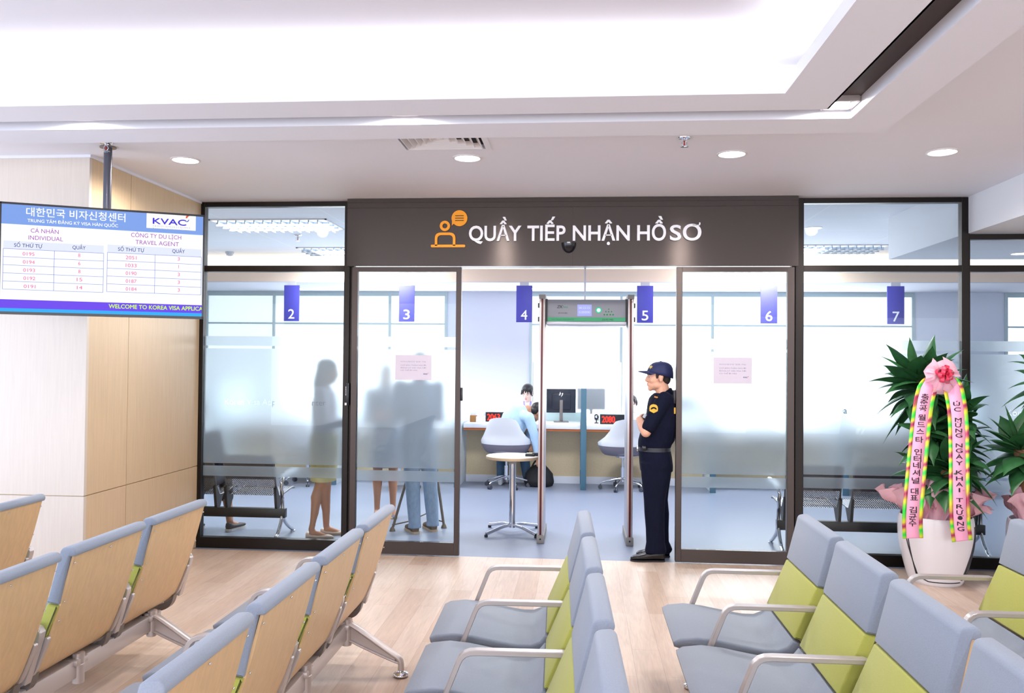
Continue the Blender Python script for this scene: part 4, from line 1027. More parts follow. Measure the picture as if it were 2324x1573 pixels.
def steel_bench(label, loc, n, rz=0.0):
    """back towards the camera (-Y), seats facing +Y; loc is the left end of the beam on the floor"""
    t = thing('steel_bench', label, 'bench', loc, rz, 'perforated steel benches in the office'); P_ = 0.565
    b = newbm(); box2(b, (-0.02, -0.03, 0.178), (n * P_ + 0.02, 0.03, 0.262), bev=0.003); obj('beam', b, bench_blk, t)
    for k in range(n):
        x0 = 0.04 + k * P_; x1 = x0 + 0.465
        prof = smoothpts([(-0.115, 0.745), (-0.085, 0.60), (-0.045, 0.46), (-0.02, 0.395), (0.03, 0.365), (0.12, 0.37), (0.30, 0.39), (0.40, 0.40), (0.44, 0.385)], 2)
        b = newbm(); loft(b, [[Vector((x, p.x, p.y)) for p in prof] for x in [x0 + (x1 - x0) * j / 6 for j in range(7)]], cap=False, closed_ring=False)
        st = obj('seat', b, PERF, t, 60)
        b = newbm()
        tube(b, [(x0, p.x, p.y) for p in prof], 0.009, 8); tube(b, [(x1, p.x, p.y) for p in prof], 0.009, 8); tube(b, [(x0, prof[0].x, prof[0].y), (x1, prof[0].x, prof[0].y)], 0.009, 8); tube(b, [(x0, prof[-1].x, prof[-1].y), (x1, prof[-1].x, prof[-1].y)], 0.009, 8)
        obj('seat_rim', b, steel, st, 50)
        b = newbm(); box2(b, (x0 + 0.005, -0.006, -0.115), (x1 - 0.005, 0.006, 0.115), bev=0.005)
        bmesh.ops.rotate(b, cent=(0, 0, 0), matrix=Matrix.Rotation(math.radians(13), 3, 'X'), verts=b.verts); bmesh.ops.translate(b, vec=(0, -0.098, 0.645), verts=b.verts)
        obj('backrest_pad', b, mat('bench_grey_pad', '#58545a', 0.5), st)
        for x in (x0, x1):
            b = newbm(); prism(b, [(-0.035, 0.262), (0.035, 0.262), (0.10, 0.37), (0.02, 0.375), (-0.05, 0.47), (-0.075, 0.46)], 'x', x - 0.012, x + 0.012); obj('bracket', b, bench_blk, st)
    for x in (-0.005, n * P_ - 0.01):
        b = newbm()
        tube(b, smoothpts([(x, 0.38, 0.56), (x, 0.36, 0.575), (x, 0.20, 0.572), (x, 0.02, 0.555), (x, -0.045, 0.52), (x, -0.03, 0.44), (x, 0.0, 0.30), (x, 0.0, 0.20)], 2), 0.017, 12); obj('armrest', b, chrome, t, 60)
        b = newbm()
        tube(b, smoothpts([(x, 0.0, 0.23), (x, -0.03, 0.15), (x, -0.12, 0.05), (x, -0.17, 0.03), (x, -0.19, 0.012)], 2), [(0.018, 0.02)] * 18 if False else 0.017, 12)
        tube(b, smoothpts([(x, 0.0, 0.23), (x, 0.04, 0.14), (x, 0.20, 0.05), (x, 0.26, 0.03), (x, 0.28, 0.012)], 2), 0.017, 12)
        l = obj('leg', b, chrome, t, 60)
        for y in (-0.19, 0.28):
            b = newbm(); lathe(b, [(0.024, 0.0), (0.024, 0.012), (0.012, 0.018)], (x, y, 0), 14); obj('foot', b, chrome, l)
steel_bench('grey perforated steel bench behind the left glass bay, chrome legs at its right end', (-3.82, 7.48, 0), 2)
steel_bench('grey perforated steel bench behind the right glass bays and potted plants', (1.73, 7.50, 0), 3)
# ------------------------------------------------------------------ tripod behind the left sliding door
t = thing('tripod', 'dull bronze tripod standing among the legs behind the left sliding door', 'tripod', (-1.5, 8.05, 0))
tm = mat('tripod_bronze', '#6d6257', 0.45, 0.4)
top = Vector((0, 0.12, 1.15))
for f in ((-0.27, -0.18, 0.02), (0.19, 0.03, 0.02), (-0.02, 0.48, 0.02)):
    f = Vector(f); b = newbm()
    tube(b, [top, top.lerp(f, 0.55)], 0.019, 10); tube(b, [top.lerp(f, 0.5), f], 0.013, 10); l = obj('leg', b, tm, t, 50)
    b = newbm(); lathe(b, [(0.03, 0.0), (0.024, 0.02), (0.014, 0.04)], (f.x, f.y, 0), 12); obj('foot', b, tm, l, 50)
    b = newbm(); tube(b, [f + Vector((0, 0, 0.04)), f.lerp(Vector((0, 0.12, 0.08)), 0.5) + Vector((0, 0, 0.02)), Vector((0, 0.12, 0.12))], 0.007, 8); obj('spreader', b, tm, l, 50)
b = newbm(); lathe(b, [(0.03, 1.05), (0.045, 1.12), (0.045, 1.18), (0.025, 1.22)], (0, 0.12, 0), 16); obj('head', b, tm, t, 50)
# ------------------------------------------------------------------ people
skin_m = mat('skin', '#dba58b', 0.5, noise=(20, 0.04, (1, 1, 1))); skin_p = mat('skin_pale', '#f0cdbf', 0.5); skin_t = mat('skin_tan', '#c08a6c', 0.5, noise=(20, 0.04, (1, 1, 1)))
navy = mat('navy_uniform', '#0d1126', 0.85, spec=0.15, noise=(40, 0.12, (1, 1, 0.4)), bump=(90, 0.3)); navy_cap = mat('navy_cap', '#1b2350', 0.7, bump=(200, 0.3)); hair_m = mat('black_hair', '#1c191d', 0.45, noise=(60, 0.2, (1, 1, 0.2)))
leather = mat('black_leather', '#121216', 0.22); belt_m = mat('belt_leather', '#23262f', 0.35); gold = mat('gold_thread', '#d9a62c', 0.5)
eye_w = mat('eye_white', '#e9e6e6', 0.2); eye_d = mat('eye_dark', '#1d1512', 0.2); lip_m = mat('lips', '#bd7d70', 0.5)
V = Vector
def basis(fwd, up):
    f = V(fwd).normalized(); u = V(up); u = (u - f * u.dot(f)).normalized(); r = f.cross(u)     # r: the person's right
    return f, u, r
def seg(b, pts, rad, n=14, up=None):
    """a limb with rounded ends: tube plus a ball at both ends"""
    pts = [V(p) for p in pts]
    tube(b, pts, rad, n, up=up or V((0, 0, 1)))
    for p, r in ((pts[0], rad[0] if isinstance(rad, (list, tuple)) else rad), (pts[-1], rad[-1] if isinstance(rad, (list, tuple)) else rad)):
        m = min(r) if isinstance(r, (tuple, list)) else r
        ball(b, p, m, 12, 8)
def rotm(f, u, r): return Matrix(((r.x, f.x, u.x), (r.y, f.y, u.y), (r.z, f.z, u.z)))    # columns: right, forward, up
def head(b, c, fwd, up, s=1.0, neck_to=None):
    """skull, jaw, nose, lips, brow and ears around c (between the ears)"""
    f, u, r = basis(fwd, up); R = rotm(f, u, r)
    def P(x, y, z): return V(c) + (r * x + f * y + u * z) * s
    def B(x, y, z, rx, ry, rz): ball(b, P(x, y, z), (rx * s, ry * s, rz * s), 18, 12, R)
    B(0, -0.008, 0.045, 0.073, 0.094, 0.080)       # cranium
    B(0, 0.030, 0.000, 0.064, 0.060, 0.075)        # face
    B(0, 0.036, -0.056, 0.050, 0.050, 0.044)       # jaw
    B(0, 0.068, -0.084, 0.026, 0.020, 0.022)       # chin
    B(0, 0.076, 0.028, 0.046, 0.014, 0.012)        # brow ridge
    for sx in (-1, 1):
        B(0.033 * sx, 0.054, -0.016, 0.024, 0.026, 0.026)       # cheek
        B(0.073 * sx, -0.010, 0.000, 0.008, 0.020, 0.031)       # ear
        B(0.076 * sx, -0.014, 0.012, 0.009, 0.018, 0.018)
        B(0.012 * sx, 0.094, -0.022, 0.008, 0.010, 0.007)       # nostril wing
        B(0.043 * sx, 0.014, -0.050, 0.016, 0.040, 0.034)
    tube(b, [P(0, 0.080, 0.026), P(0, 0.094, 0.004), P(0, 0.105, -0.018), P(0, 0.092, -0.026)], [(0.008 * s, 0.010 * s), (0.009 * s, 0.012 * s), (0.012 * s, 0.012 * s), (0.010 * s, 0.008 * s)], 10, up=f)
    B(0, 0.086, -0.046, 0.021, 0.010, 0.006); B(0, 0.084, -0.057, 0.019, 0.010, 0.007)    # lips
    if neck_to is not None: seg(b, [P(0, -0.018, -0.03), V(neck_to)], [(0.052 * s, 0.056 * s), (0.058 * s, 0.06 * s)])
def face_parts(root, c, fwd, up, s=1.0, lips=None):
    f, u, r = basis(fwd, up); R = rotm(f, u, r)
    def P(x, y, z): return V(c) + (r * x + f * y + u * z) * s
    for sx in (-1, 1):
        b = newbm(); ball(b, P(0.030 * sx, 0.076, 0.010), (0.012 * s, 0.0065 * s, 0.0048 * s), 10, 8, R); e = obj('eye', b, eye_w, root, True)
        b = newbm(); ball(b, P(0.030 * sx, 0.0800, 0.010), (0.0062 * s, 0.004 * s, 0.0050 * s), 10, 8, R); obj('iris', b, eye_d, e, True)
        b = newbm(); tube(b, [P(0.016 * sx, 0.088, 0.029), P(0.032 * sx, 0.085, 0.034), P(0.050 * sx, 0.070, 0.029)], [0.003 * s, 0.004 * s, 0.002 * s], 8); obj('eyebrow', b, hair_m, root, True)
    b = newbm(); ball(b, P(0, 0.092, -0.0465), (0.019 * s, 0.006 * s, 0.004 * s), 10, 6, R); ball(b, P(0, 0.090, -0.057), (0.017 * s, 0.006 * s, 0.005 * s), 10, 6, R)
    obj('mouth', b, lips or lip_m, root, True)
def hand(b, wrist, d, pn, side, curl=0.5, s=1.0, thumb=0.6):
    """palm, four fingers with two bends, thumb; d along the fingers, pn out of the palm, side +1 when the thumb lies along d x pn"""
    d = V(d).normalized(); pn = V(pn); pn = (pn - d * pn.dot(d)).normalized(); w = d.cross(pn) * side; wrist = V(wrist)
    tube(b, [wrist, wrist + d * 0.045 * s, wrist + d * 0.085 * s], [(0.024 * s, 0.017 * s), (0.036 * s, 0.014 * s), (0.038 * s, 0.012 * s)], 12, up=pn)
    for k, L in enumerate((0.070, 0.078, 0.073, 0.058)):
        base = wrist + d * (0.080 * s) + w * ((0.027 - 0.0185 * k) * s); p = [base]; a = 0.0; dirv = d
        for j, q in enumerate((0.45, 0.32, 0.23)):
            a += curl * (0.55 if j == 0 else 0.75) * (1 + 0.12 * k)
            dirv = d * math.cos(a) + pn * math.sin(a); p.append(p[-1] + dirv * (L * q * s))
        seg(b, p, [0.0092 * s, 0.0088 * s, 0.0082 * s, 0.0070 * s], 10)
    base = wrist + d * 0.022 * s + w * 0.022 * s
    q1 = base + (d * 0.55 + w * 0.75 + pn * 0.35 * thumb).normalized() * 0.035 * s; q2 = q1 + (d * 0.85 + w * 0.25 + pn * 0.6 * thumb).normalized() * 0.032 * s; q3 = q2 + (d * 0.95 + pn * 0.6 * thumb).normalized() * 0.024 * s
    seg(b, [base, q1, q2, q3], [0.013 * s, 0.011 * s, 0.0098 * s, 0.008 * s], 10)
def shoe(b, heel, d, L=0.26, w=0.045, h=0.075, up=V((0, 0, 1)), low=False):
    """heel: back of the sole on the floor; d: towards the toe"""
    d = V(d).normalized(); s = d.cross(V(up)).normalized(); heel = V(heel); up = V(up)
    rows = []
    for t, ww, hh in ((0.0, 0.55, 0.80), (0.06, 0.78, 1.0), (0.22, 0.80, 0.98 if not low else 0.70), (0.42, 0.86, 0.86 if not low else 0.50), (0.60, 1.0, 0.66 if not low else 0.50), (0.80, 1.0, 0.50), (0.93, 0.72, 0.38), (1.0, 0.30, 0.22)):
        c = heel + d * (L * t); r = []
        for k in range(12):
            a = 2 * PI * k / 12; x = math.cos(a); z = math.sin(a)
            r.append(c + s * (w * ww * (abs(x) ** 0.8) * (1 if x > 0 else -1)) + up * (h * hh * 0.5 * (1 + (abs(z) ** 0.7) * (1 if z > 0 else -1))))
        rows.append(r)
    loft(b, rows)
def sole(b, heel, d, L=0.26, w=0.045, th=0.014):
    d = V(d).normalized(); s = d.cross(V((0, 0, 1))).normalized(); heel = V(heel)
    out = []
    for t, ww in ((-0.01, 0.5), (0.05, 0.82), (0.25, 0.86), (0.45, 0.88), (0.62, 1.04), (0.8, 1.04), (0.94, 0.76), (1.01, 0.34)): out.append((t, ww))
    pol = [heel + d * (L * t) + s * (w * ww) for t, ww in out] + [heel + d * (L * t) - s * (w * ww) for t, ww in reversed(out)]
    loft(b, [pol, [p + V((0, 0, th)) for p in pol]])

# ---- the guard, in profile, facing -X, arms folded
G = thing('person', 'security guard in navy uniform and cap, arms folded, standing in the doorway', 'person', (0.585, 7.04, 0))
GO = V((0.585, 7.04, 0))
def gp(px, py, Y): return at(px, py, Y) - GO
fw = V((-1, 0, 0)); up = V((0, 0, 1)); HC = gp(1494.5, 859, 7.04); hu = V((-0.06, 0, 1))
b = newbm()
head(b, HC, (-1, -0.06, 0.0), hu, 1.0, gp(1505, 893, 7.04))
# trunk and legs under the clothes
tube(b, [gp(1508, 890, 7.04), gp(1506, 915, 7.04), gp(1497, 960, 7.04), gp(1490, 1010, 7.04), gp(1488, 1050, 7.04)], [(0.06, 0.06), (0.16, 0.085), (0.155, 0.095), (0.135, 0.09), (0.15, 0.10)], 18, up=V((1, 0, 0)))
LY, RY = 6.955, 7.125
for Y, ax in ((LY, 1490), (RY, 1500)): seg(b, [gp(1489, 1040, Y), gp(1489, 1130, Y), gp(ax, 1245, Y)], [0.075, 0.052, 0.036])
shL, elL, wrL = gp(1507, 907, 6.865), gp(1466, 981, 6.84), gp(1451, 953, 7.02)
shR, elR, wrR = gp(1507, 907, 7.215), gp(1466, 982, 7.24), gp(1462, 976, 7.06)
seg(b, [shL, shL.lerp(elL, 0.5), elL], [0.05, 0.046, 0.040]); seg(b, [elL, elL.lerp(wrL, 0.35), wrL], [0.042, 0.043, 0.029])
seg(b, [shR, shR.lerp(elR, 0.5), elR], [0.05, 0.046, 0.040]); seg(b, [elR, elR.lerp(wrR, 0.35), wrR], [0.042, 0.043, 0.029])
hand(b, wrL, (0.25, 0.9, 0.10), (1, -0.2, 0.0), 1, 0.55, 1.0); hand(b, wrR, (0.42, -0.85, -0.18), (0.7, 0.4, 0.3), -1, 0.25, 1.0)
fused('body', b, skin_m, G, 0.0055, 5)
face_parts(G, HC, (-1, -0.06, 0), hu)
# hair under the cap
b = newbm(); f_, u_, r_ = basis((-1, -0.06, 0), hu); RR = rotm(f_, u_, r_)
def hp(x, y, z): return HC + r_ * x + f_ * y + u_ * z
ball(b, hp(0, -0.022, 0.040), (0.079, 0.086, 0.062), 18, 12, RR); ball(b, hp(0, -0.056, -0.004), (0.063, 0.046, 0.052), 14, 10, RR)
for sx in (-1, 1): ball(b, hp(0.067 * sx, 0.022, 0.022), (0.008, 0.012, 0.026), 10, 8, RR)
fused('hair', b, mat('cropped_hair', '#2b2321', 0.85), G, 0.005, 3)
# cap: crown, curved peak, star
b = newbm()
tilt = Matrix.Rotation(0, 3, 'X')
rows = []
for z, rx, ry, yo in ((0.030, 0.088, 0.108, -0.014), (0.055, 0.089, 0.108, -0.014), (0.085, 0.085, 0.101, -0.016), (0.110, 0.073, 0.087, -0.018), (0.128, 0.052, 0.064, -0.018), (0.137, 0.028, 0.036, -0.018), (0.140, 0.006, 0.008, -0.018)):
    rows.append([hp(rx * math.cos(2 * PI * k / 32), yo + ry * math.sin(2 * PI * k / 32), z + (0.26 * (yo + ry * math.sin(2 * PI * k / 32)) if z < 0.04 else 0.10 * (yo + ry * math.sin(2 * PI * k / 32)) if z < 0.06 else 0)) for k in range(32)])
loft(b, rows); cap = obj('cap', b, navy_cap, G, True)
b = newbm(); top, bot = [], []
for i in range(9):
    t = i / 8; rt, rb_ = [], []
    for j in range(13):
        u = -1 + 2 * j / 12; an = u * 1.15
        x = math.sin(an) * (0.080 + 0.012 * t); y = -0.014 + math.cos(an) * (0.100) + t * 0.082 * math.cos(an * 0.9); z = 0.060 - 0.004 * t - 0.024 * u * u * (0.6 + 0.4 * t)
        rt.append(hp(x, y, z + 0.004)); rb_.append(hp(x, y, z - 0.002))
    top.append(rt); bot.append(rb_)
loft(b, [a + list(reversed(c)) for a, c in zip(top, bot)]); obj('cap_peak', b, navy_cap, cap, 50)
b = newbm(); c0 = hp(-0.045, 0.068, 0.092); n0 = (-r_ * 0.62 + f_ * 0.58 + u_ * 0.5).normalized(); s0 = n0.cross(u_).normalized(); v0 = s0.cross(n0)
pl_ = [b.verts.new(c0 + n0 * 0.004 + (s0 * math.cos(PI / 2 + k * PI / 6) + v0 * math.sin(PI / 2 + k * PI / 6)) * (0.021 if k % 2 == 0 else 0.010)) for k in range(12)]
c1 = b.verts.new(c0 + n0 * 0.010)
for k in range(12): b.faces.new((pl_[k], pl_[(k + 1) % 12], c1))
obj('cap_badge', b, mat('badge_gold', '#c9b06a', 0.4, 0.3), cap, False)
b = newbm(); ball(b, hp(0, -0.018, 0.141), (0.008, 0.008, 0.004)); obj('cap_button', b, navy_cap, cap, True)
# shirt with short sleeves and collar
def ringrow(y, fx, bx_, hw, Y=7.04):
    a, c = gp(fx, y, Y), gp(bx_, y, Y); m = (a + c) / 2; hx = (c.x - a.x) / 2
    o = []
    for k in range(28):
        an = 2 * PI * k / 28; x = math.cos(an); s = math.sin(an)
        o.append(V((m.x + hx * abs(x) ** 0.85 * (1 if x > 0 else -1), m.y + hw * abs(s) ** 0.85 * (1 if s > 0 else -1), m.z)))
    return o
b = newbm()
loft(b, [ringrow(*q) for q in ((892, 1485, 1525, 0.075), (898, 1478, 1529, 0.13), (905, 1473, 1532, 0.18), (917, 1470, 1533.5, 0.197), (940, 1467, 1535.5, 0.20), (965, 1462, 1536, 0.20), (985, 1452.5, 1534.5, 0.185), (1000, 1448.5, 1530, 0.178), (1008, 1448, 1524, 0.172), (1016, 1448.5, 1521.5, 0.165))])
for s_, e_ in ((shL, elL), (shR, elR)):
    seg(b, [s_ + V((0.004, 0, 0)), s_.lerp(e_, 0.45), s_.lerp(e_, 0.84)], [0.066, 0.064, 0.056], 18)
fused('shirt', b, navy, G, 0.0065, 5)
b = newbm()
for sy in (-1, 1):
    rows = []
    for i in range(8):
        t = i / 7; a = -0.15 + t * 2.4
        p = gp(1503, 883, 7.04) + V((0.064 * math.cos(a), 0.068 * math.sin(a) * sy, 0.0 - 0.042 * (1 - math.cos(a))))
        o = V((math.cos(a), math.sin(a) * sy, 0))
        rows.append([p + V((0, 0, 0.012)), p + o * 0.012 + V((0, 0, 0.010)), p + o * 0.032 + V((0, 0, -0.030 - 0.014 * t)), p + o * 0.026 + V((0, 0, -0.032 - 0.014 * t)), p + o * 0.004 + V((0, 0, -0.01))])
    loft(b, rows, cap=True)
obj('collar', b, navy, G, 50)
b = newbm(); q = gp(1491.5, 902, 6.845); box(b, q, (0.046, 0.02, 0.011), rot=Matrix.Rotation(0.22, 3, 'Y')); obj('shoulder_tab', b, mat('tab_orange', '#b9782a', 0.6), G)
# sleeve patch: gold shield with a dark arc
b = newbm(); pc = gp(1483.5, 928, 6.795)
sh_ = [(-0.034, 0.004), (-0.030, 0.022), (-0.018, 0.033), (0.0, 0.037), (0.018, 0.033), (0.030, 0.022), (0.034, 0.004), (0.032, -0.018), (0.0, -0.034), (-0.032, -0.018)]
prism(b, sh_, 'y', -0.003, 0.006); pt_ = obj('sleeve_patch', b, gold, G, False, pc)
b = newbm(); A = [(q.x, q.z) for q in arcpts((0, -0.012), 0.027, 0.35, PI - 0.35, 12)]; B_ = [(q.x, q.z) for q in arcpts((0, -0.014), 0.017, PI - 0.5, 0.5, 12)]
prism(b, A + B_, 'y', -0.0045, 0.0); obj('patch_emblem', b, navy, pt_, False)
b = newbm(); q = gp(1531, 932, 6.90); box(b, q, (0.012, 0.03, 0.05)); obj('back_lettering', b, gold, G)
b = newbm(); q = gp(1463, 944, 6.90); box(b, q, (0.022, 0.005, 0.034), rot=Matrix.Rotation(0.5, 3, 'Y')); obj('name_badge', b, mat('badge_clear', '#b9bfd0', 0.2), G)
# belt and trousers
b = newbm(); r0, r1 = ringrow(1013, 1447.3, 1521.5, 0.170), ringrow(1022, 1447.3, 1521.8, 0.170); loft(b, [r0, r1]); bl = obj('belt', b, belt_m, G, 50)
b = newbm(); q = gp(1446.5, 1018, 7.04); box(b, q, (0.012, 0.06, 0.04), bev=0.003); obj('belt_buckle', b, chrome, bl)
b = newbm(); q = gp(1462, 1017.5, 6.875); box(b, q, (0.03, 0.012, 0.04), bev=0.004); obj('belt_pouch', b, leather, bl)
b = newbm()
loft(b, [ringrow(*q) for q in ((1018, 1449, 1521, 0.163), (1035, 1450, 1524.5, 0.175), (1055, 1451.5, 1527, 0.178), (1068, 1453, 1526.5, 0.17))])
def legrow(y, fx, bx_, hw, Y):
    return ringrow(y, fx, bx_, hw, Y)
loft(b, [legrow(y, f0, b0, hw, LY) for y, f0, b0, hw in ((1050, 1453, 1524, 0.088), (1085, 1456, 1520, 0.086), (1110, 1459, 1514, 0.080), (1133, 1461, 1510, 0.074), (1165, 1462.5, 1508, 0.072), (1200, 1465.5, 1508, 0.070), (1232, 1466.5, 1509, 0.069), (1246, 1464, 1512, 0.073), (1254, 1463.5, 1512, 0.073))])
loft(b, [legrow(y, f0, b0, hw, RY) for y, f0, b0, hw in ((1050, 1456, 1526, 0.088), (1085, 1460, 1522, 0.086), (1110, 1464, 1518, 0.080), (1133, 1468, 1515.5, 0.074), (1165, 1471, 1518.5, 0.072), (1200, 1474, 1517.5, 0.070), (1228, 1477, 1518, 0.069), (1238, 1478, 1523, 0.074), (1246, 1479, 1526, 0.076), (1253, 1480, 1522, 0.07))])
fused('trousers', b, navy, G, 0.0065, 4)
for nm, Y, hx, yb in (('shoe', LY, 1508, 1272.5), ('shoe', RY, 1519, 1261.5)):
    hl = gp(hx, 1262, Y); hl.z = 0.0; b = newbm(); shoe(b, hl + V((0, 0, 0.012)), (-1, -0.05, 0), 0.275, 0.046, 0.082); so = obj(nm, b, leather, G, 60)
    b = newbm(); sole(b, hl, (-1, -0.05, 0), 0.275, 0.046); obj('sole', b, black_pl, so)

# ---- the man in the blue shirt, bent down to his bag from the chair
def person(label, O, seatd=None): return thing('person', label, 'person', O)
O = V((-0.93, 10.80, 0)); m = person('man in a light blue shirt bent sideways over his bag at counter 4', O)
def q(px, py, Y): return at(px, py, Y) - O
pel = V((0.0, 0.02, 0.56)); chest = V((0.12, 0.05, 0.90)); nk = V((0.25, 0.08, 1.00)); HC = q(1217, 936, 10.90)
b = newbm(); head(b, HC, (0.62, 0.55, -0.60), (0.55, 0.1, 0.75), 1.0, nk)
tube(b, [pel, V((0.03, 0.02, 0.72)), chest, nk], [(0.15, 0.10), (0.14, 0.10), (0.16, 0.10), (0.07, 0.06)], 16, up=V((0, 1, 0)))
hipL, hipR = pel + V((-0.09, 0.03, -0.03)), pel + V((0.09, 0.03, -0.03))
legs = [(hipL, V((-0.10, 0.30, 0.48)), V((-0.11, 0.22, 0.09))), (hipR, V((0.18, 0.30, 0.48)), V((0.24, 0.20, 0.09)))]
for h_, k_, a_ in legs: seg(b, [h_, h_.lerp(k_, 0.5), k_], [0.075, 0.068, 0.055]); seg(b, [k_, k_.lerp(a_, 0.4), a_], [0.055, 0.05, 0.035])
shR_, elR_, wrR_ = q(1200, 948, 10.72), q(1212, 985, 10.70), q(1221, 1040, 10.72)
shL_, elL_, wrL_ = V((0.20, 0.24, 0.93)), V((0.27, 0.33, 0.74)), V((0.24, 0.30, 0.56))
seg(b, [shR_, elR_], [0.05, 0.043]); seg(b, [elR_, elR_.lerp(wrR_, 0.4), wrR_], [0.042, 0.04, 0.028]); seg(b, [shL_, elL_], [0.05, 0.043]); seg(b, [elL_, wrL_], [0.042, 0.028])
hand(b, wrR_, (0.12, 0.05, -1), (0.3, 0.9, 0), 1, 0.6); hand(b, wrL_, (0.3, -0.1, -1), (0.0, -0.8, 0), -1, 0.6)
fused('body', b, skin_t, m, 0.008, 5)
f_, u_, r_ = basis((0.62, 0.55, -0.60), (0.55, 0.1, 0.75)); RR = rotm(f_, u_, r_)
b = newbm(); ball(b, HC + u_ * 0.052 - f_ * 0.014, (0.083, 0.100, 0.084), 18, 12, RR); ball(b, HC - f_ * 0.05 + u_ * 0.005, (0.074, 0.055, 0.06), 14, 10, RR); fused('hair', b, hair_m, m, 0.006, 3)
face_parts(m, HC, (0.62, 0.55, -0.60), (0.55, 0.1, 0.75))
blue_sh = mat('pale_blue_shirt', '#b3d2ee', 0.7, noise=(12, 0.06, (1, 1, 1)), bump=(40, 0.5)); jeans = mat('blue_jeans', '#8ba3c0', 0.8, noise=(50, 0.10, (1, 1, 0.5)), bump=(120, 0.4)); jean_dk = mat('dark_jeans', '#34506a', 0.8, noise=(50, 0.10, (1, 1, 0.5)))
b = newbm(); tube(b, [pel + V((0, 0, -0.03)), V((0.02, 0.02, 0.70)), V((0.09, 0.04, 0.86)), V((0.16, 0.05, 0.955)), V((0.235, 0.07, 0.99))], [(0.175, 0.135), (0.165, 0.125), (0.185, 0.125), (0.15, 0.105), (0.075, 0.07)], 18, up=V((0, 1, 0)))
seg(b, [shR_, elR_], [0.072, 0.058]); seg(b, [elR_, wrR_.lerp(elR_, 0.06)], [0.058, 0.042]); seg(b, [shL_, elL_], [0.068, 0.056]); seg(b, [elL_, wrL_.lerp(elL_, 0.1)], [0.056, 0.042]); seg(b, [shR_, V((0.12, 0.05, 0.93)), shL_], [0.07, 0.10, 0.07])
fused('shirt', b, blue_sh, m, 0.009, 5)
b = newbm()
for h_, k_, a_ in legs: seg(b, [h_, h_.lerp(k_, 0.5), k_], [0.095, 0.085, 0.07]); seg(b, [k_, k_.lerp(a_, 0.5), a_.lerp(k_, 0.08)], [0.07, 0.066, 0.055])
ball(b, pel, (0.165, 0.12, 0.10)); fused('trousers', b, jean_dk, m, 0.009, 4)
for h_, k_, a_ in legs: b = newbm(); shoe(b, V((a_.x, a_.y - 0.05, 0.0)), (0.05, 1, 0), 0.27, 0.046, 0.09); obj('shoe', b, mat('shoe_grey', '#c3c8d2', 0.6), m, 60)
b = newbm(); tube(b, [(0, 0, 0.0), (0, 0, 0.05), (0, 0.01, 0.16), (0, 0.0, 0.24), (0, 0.0, 0.27)], [(0.18, 0.10), (0.20, 0.12), (0.18, 0.11), (0.11, 0.08), (0.05, 0.04)], 20, up=V((0, 1, 0)))
bag = fused('shoulder_bag', b, mat('bag_black', '#15161b', 0.7, bump=(30, 0.6)), None, 0.012, 3, 0.5, (-0.53, 10.92, 0.012)); tag(bag, 'black slumped bag on the floor beside the occupied grey chair', 'bag')
b = newbm(); tube(b, smoothpts([(-0.10, 0, 0.22), (-0.05, -0.02, 0.33), (0.04, -0.02, 0.34), (0.10, 0, 0.22)], 2), 0.012, 8); obj('strap', b, mat('bag_black', '#15161b', 0.7), bag, True)

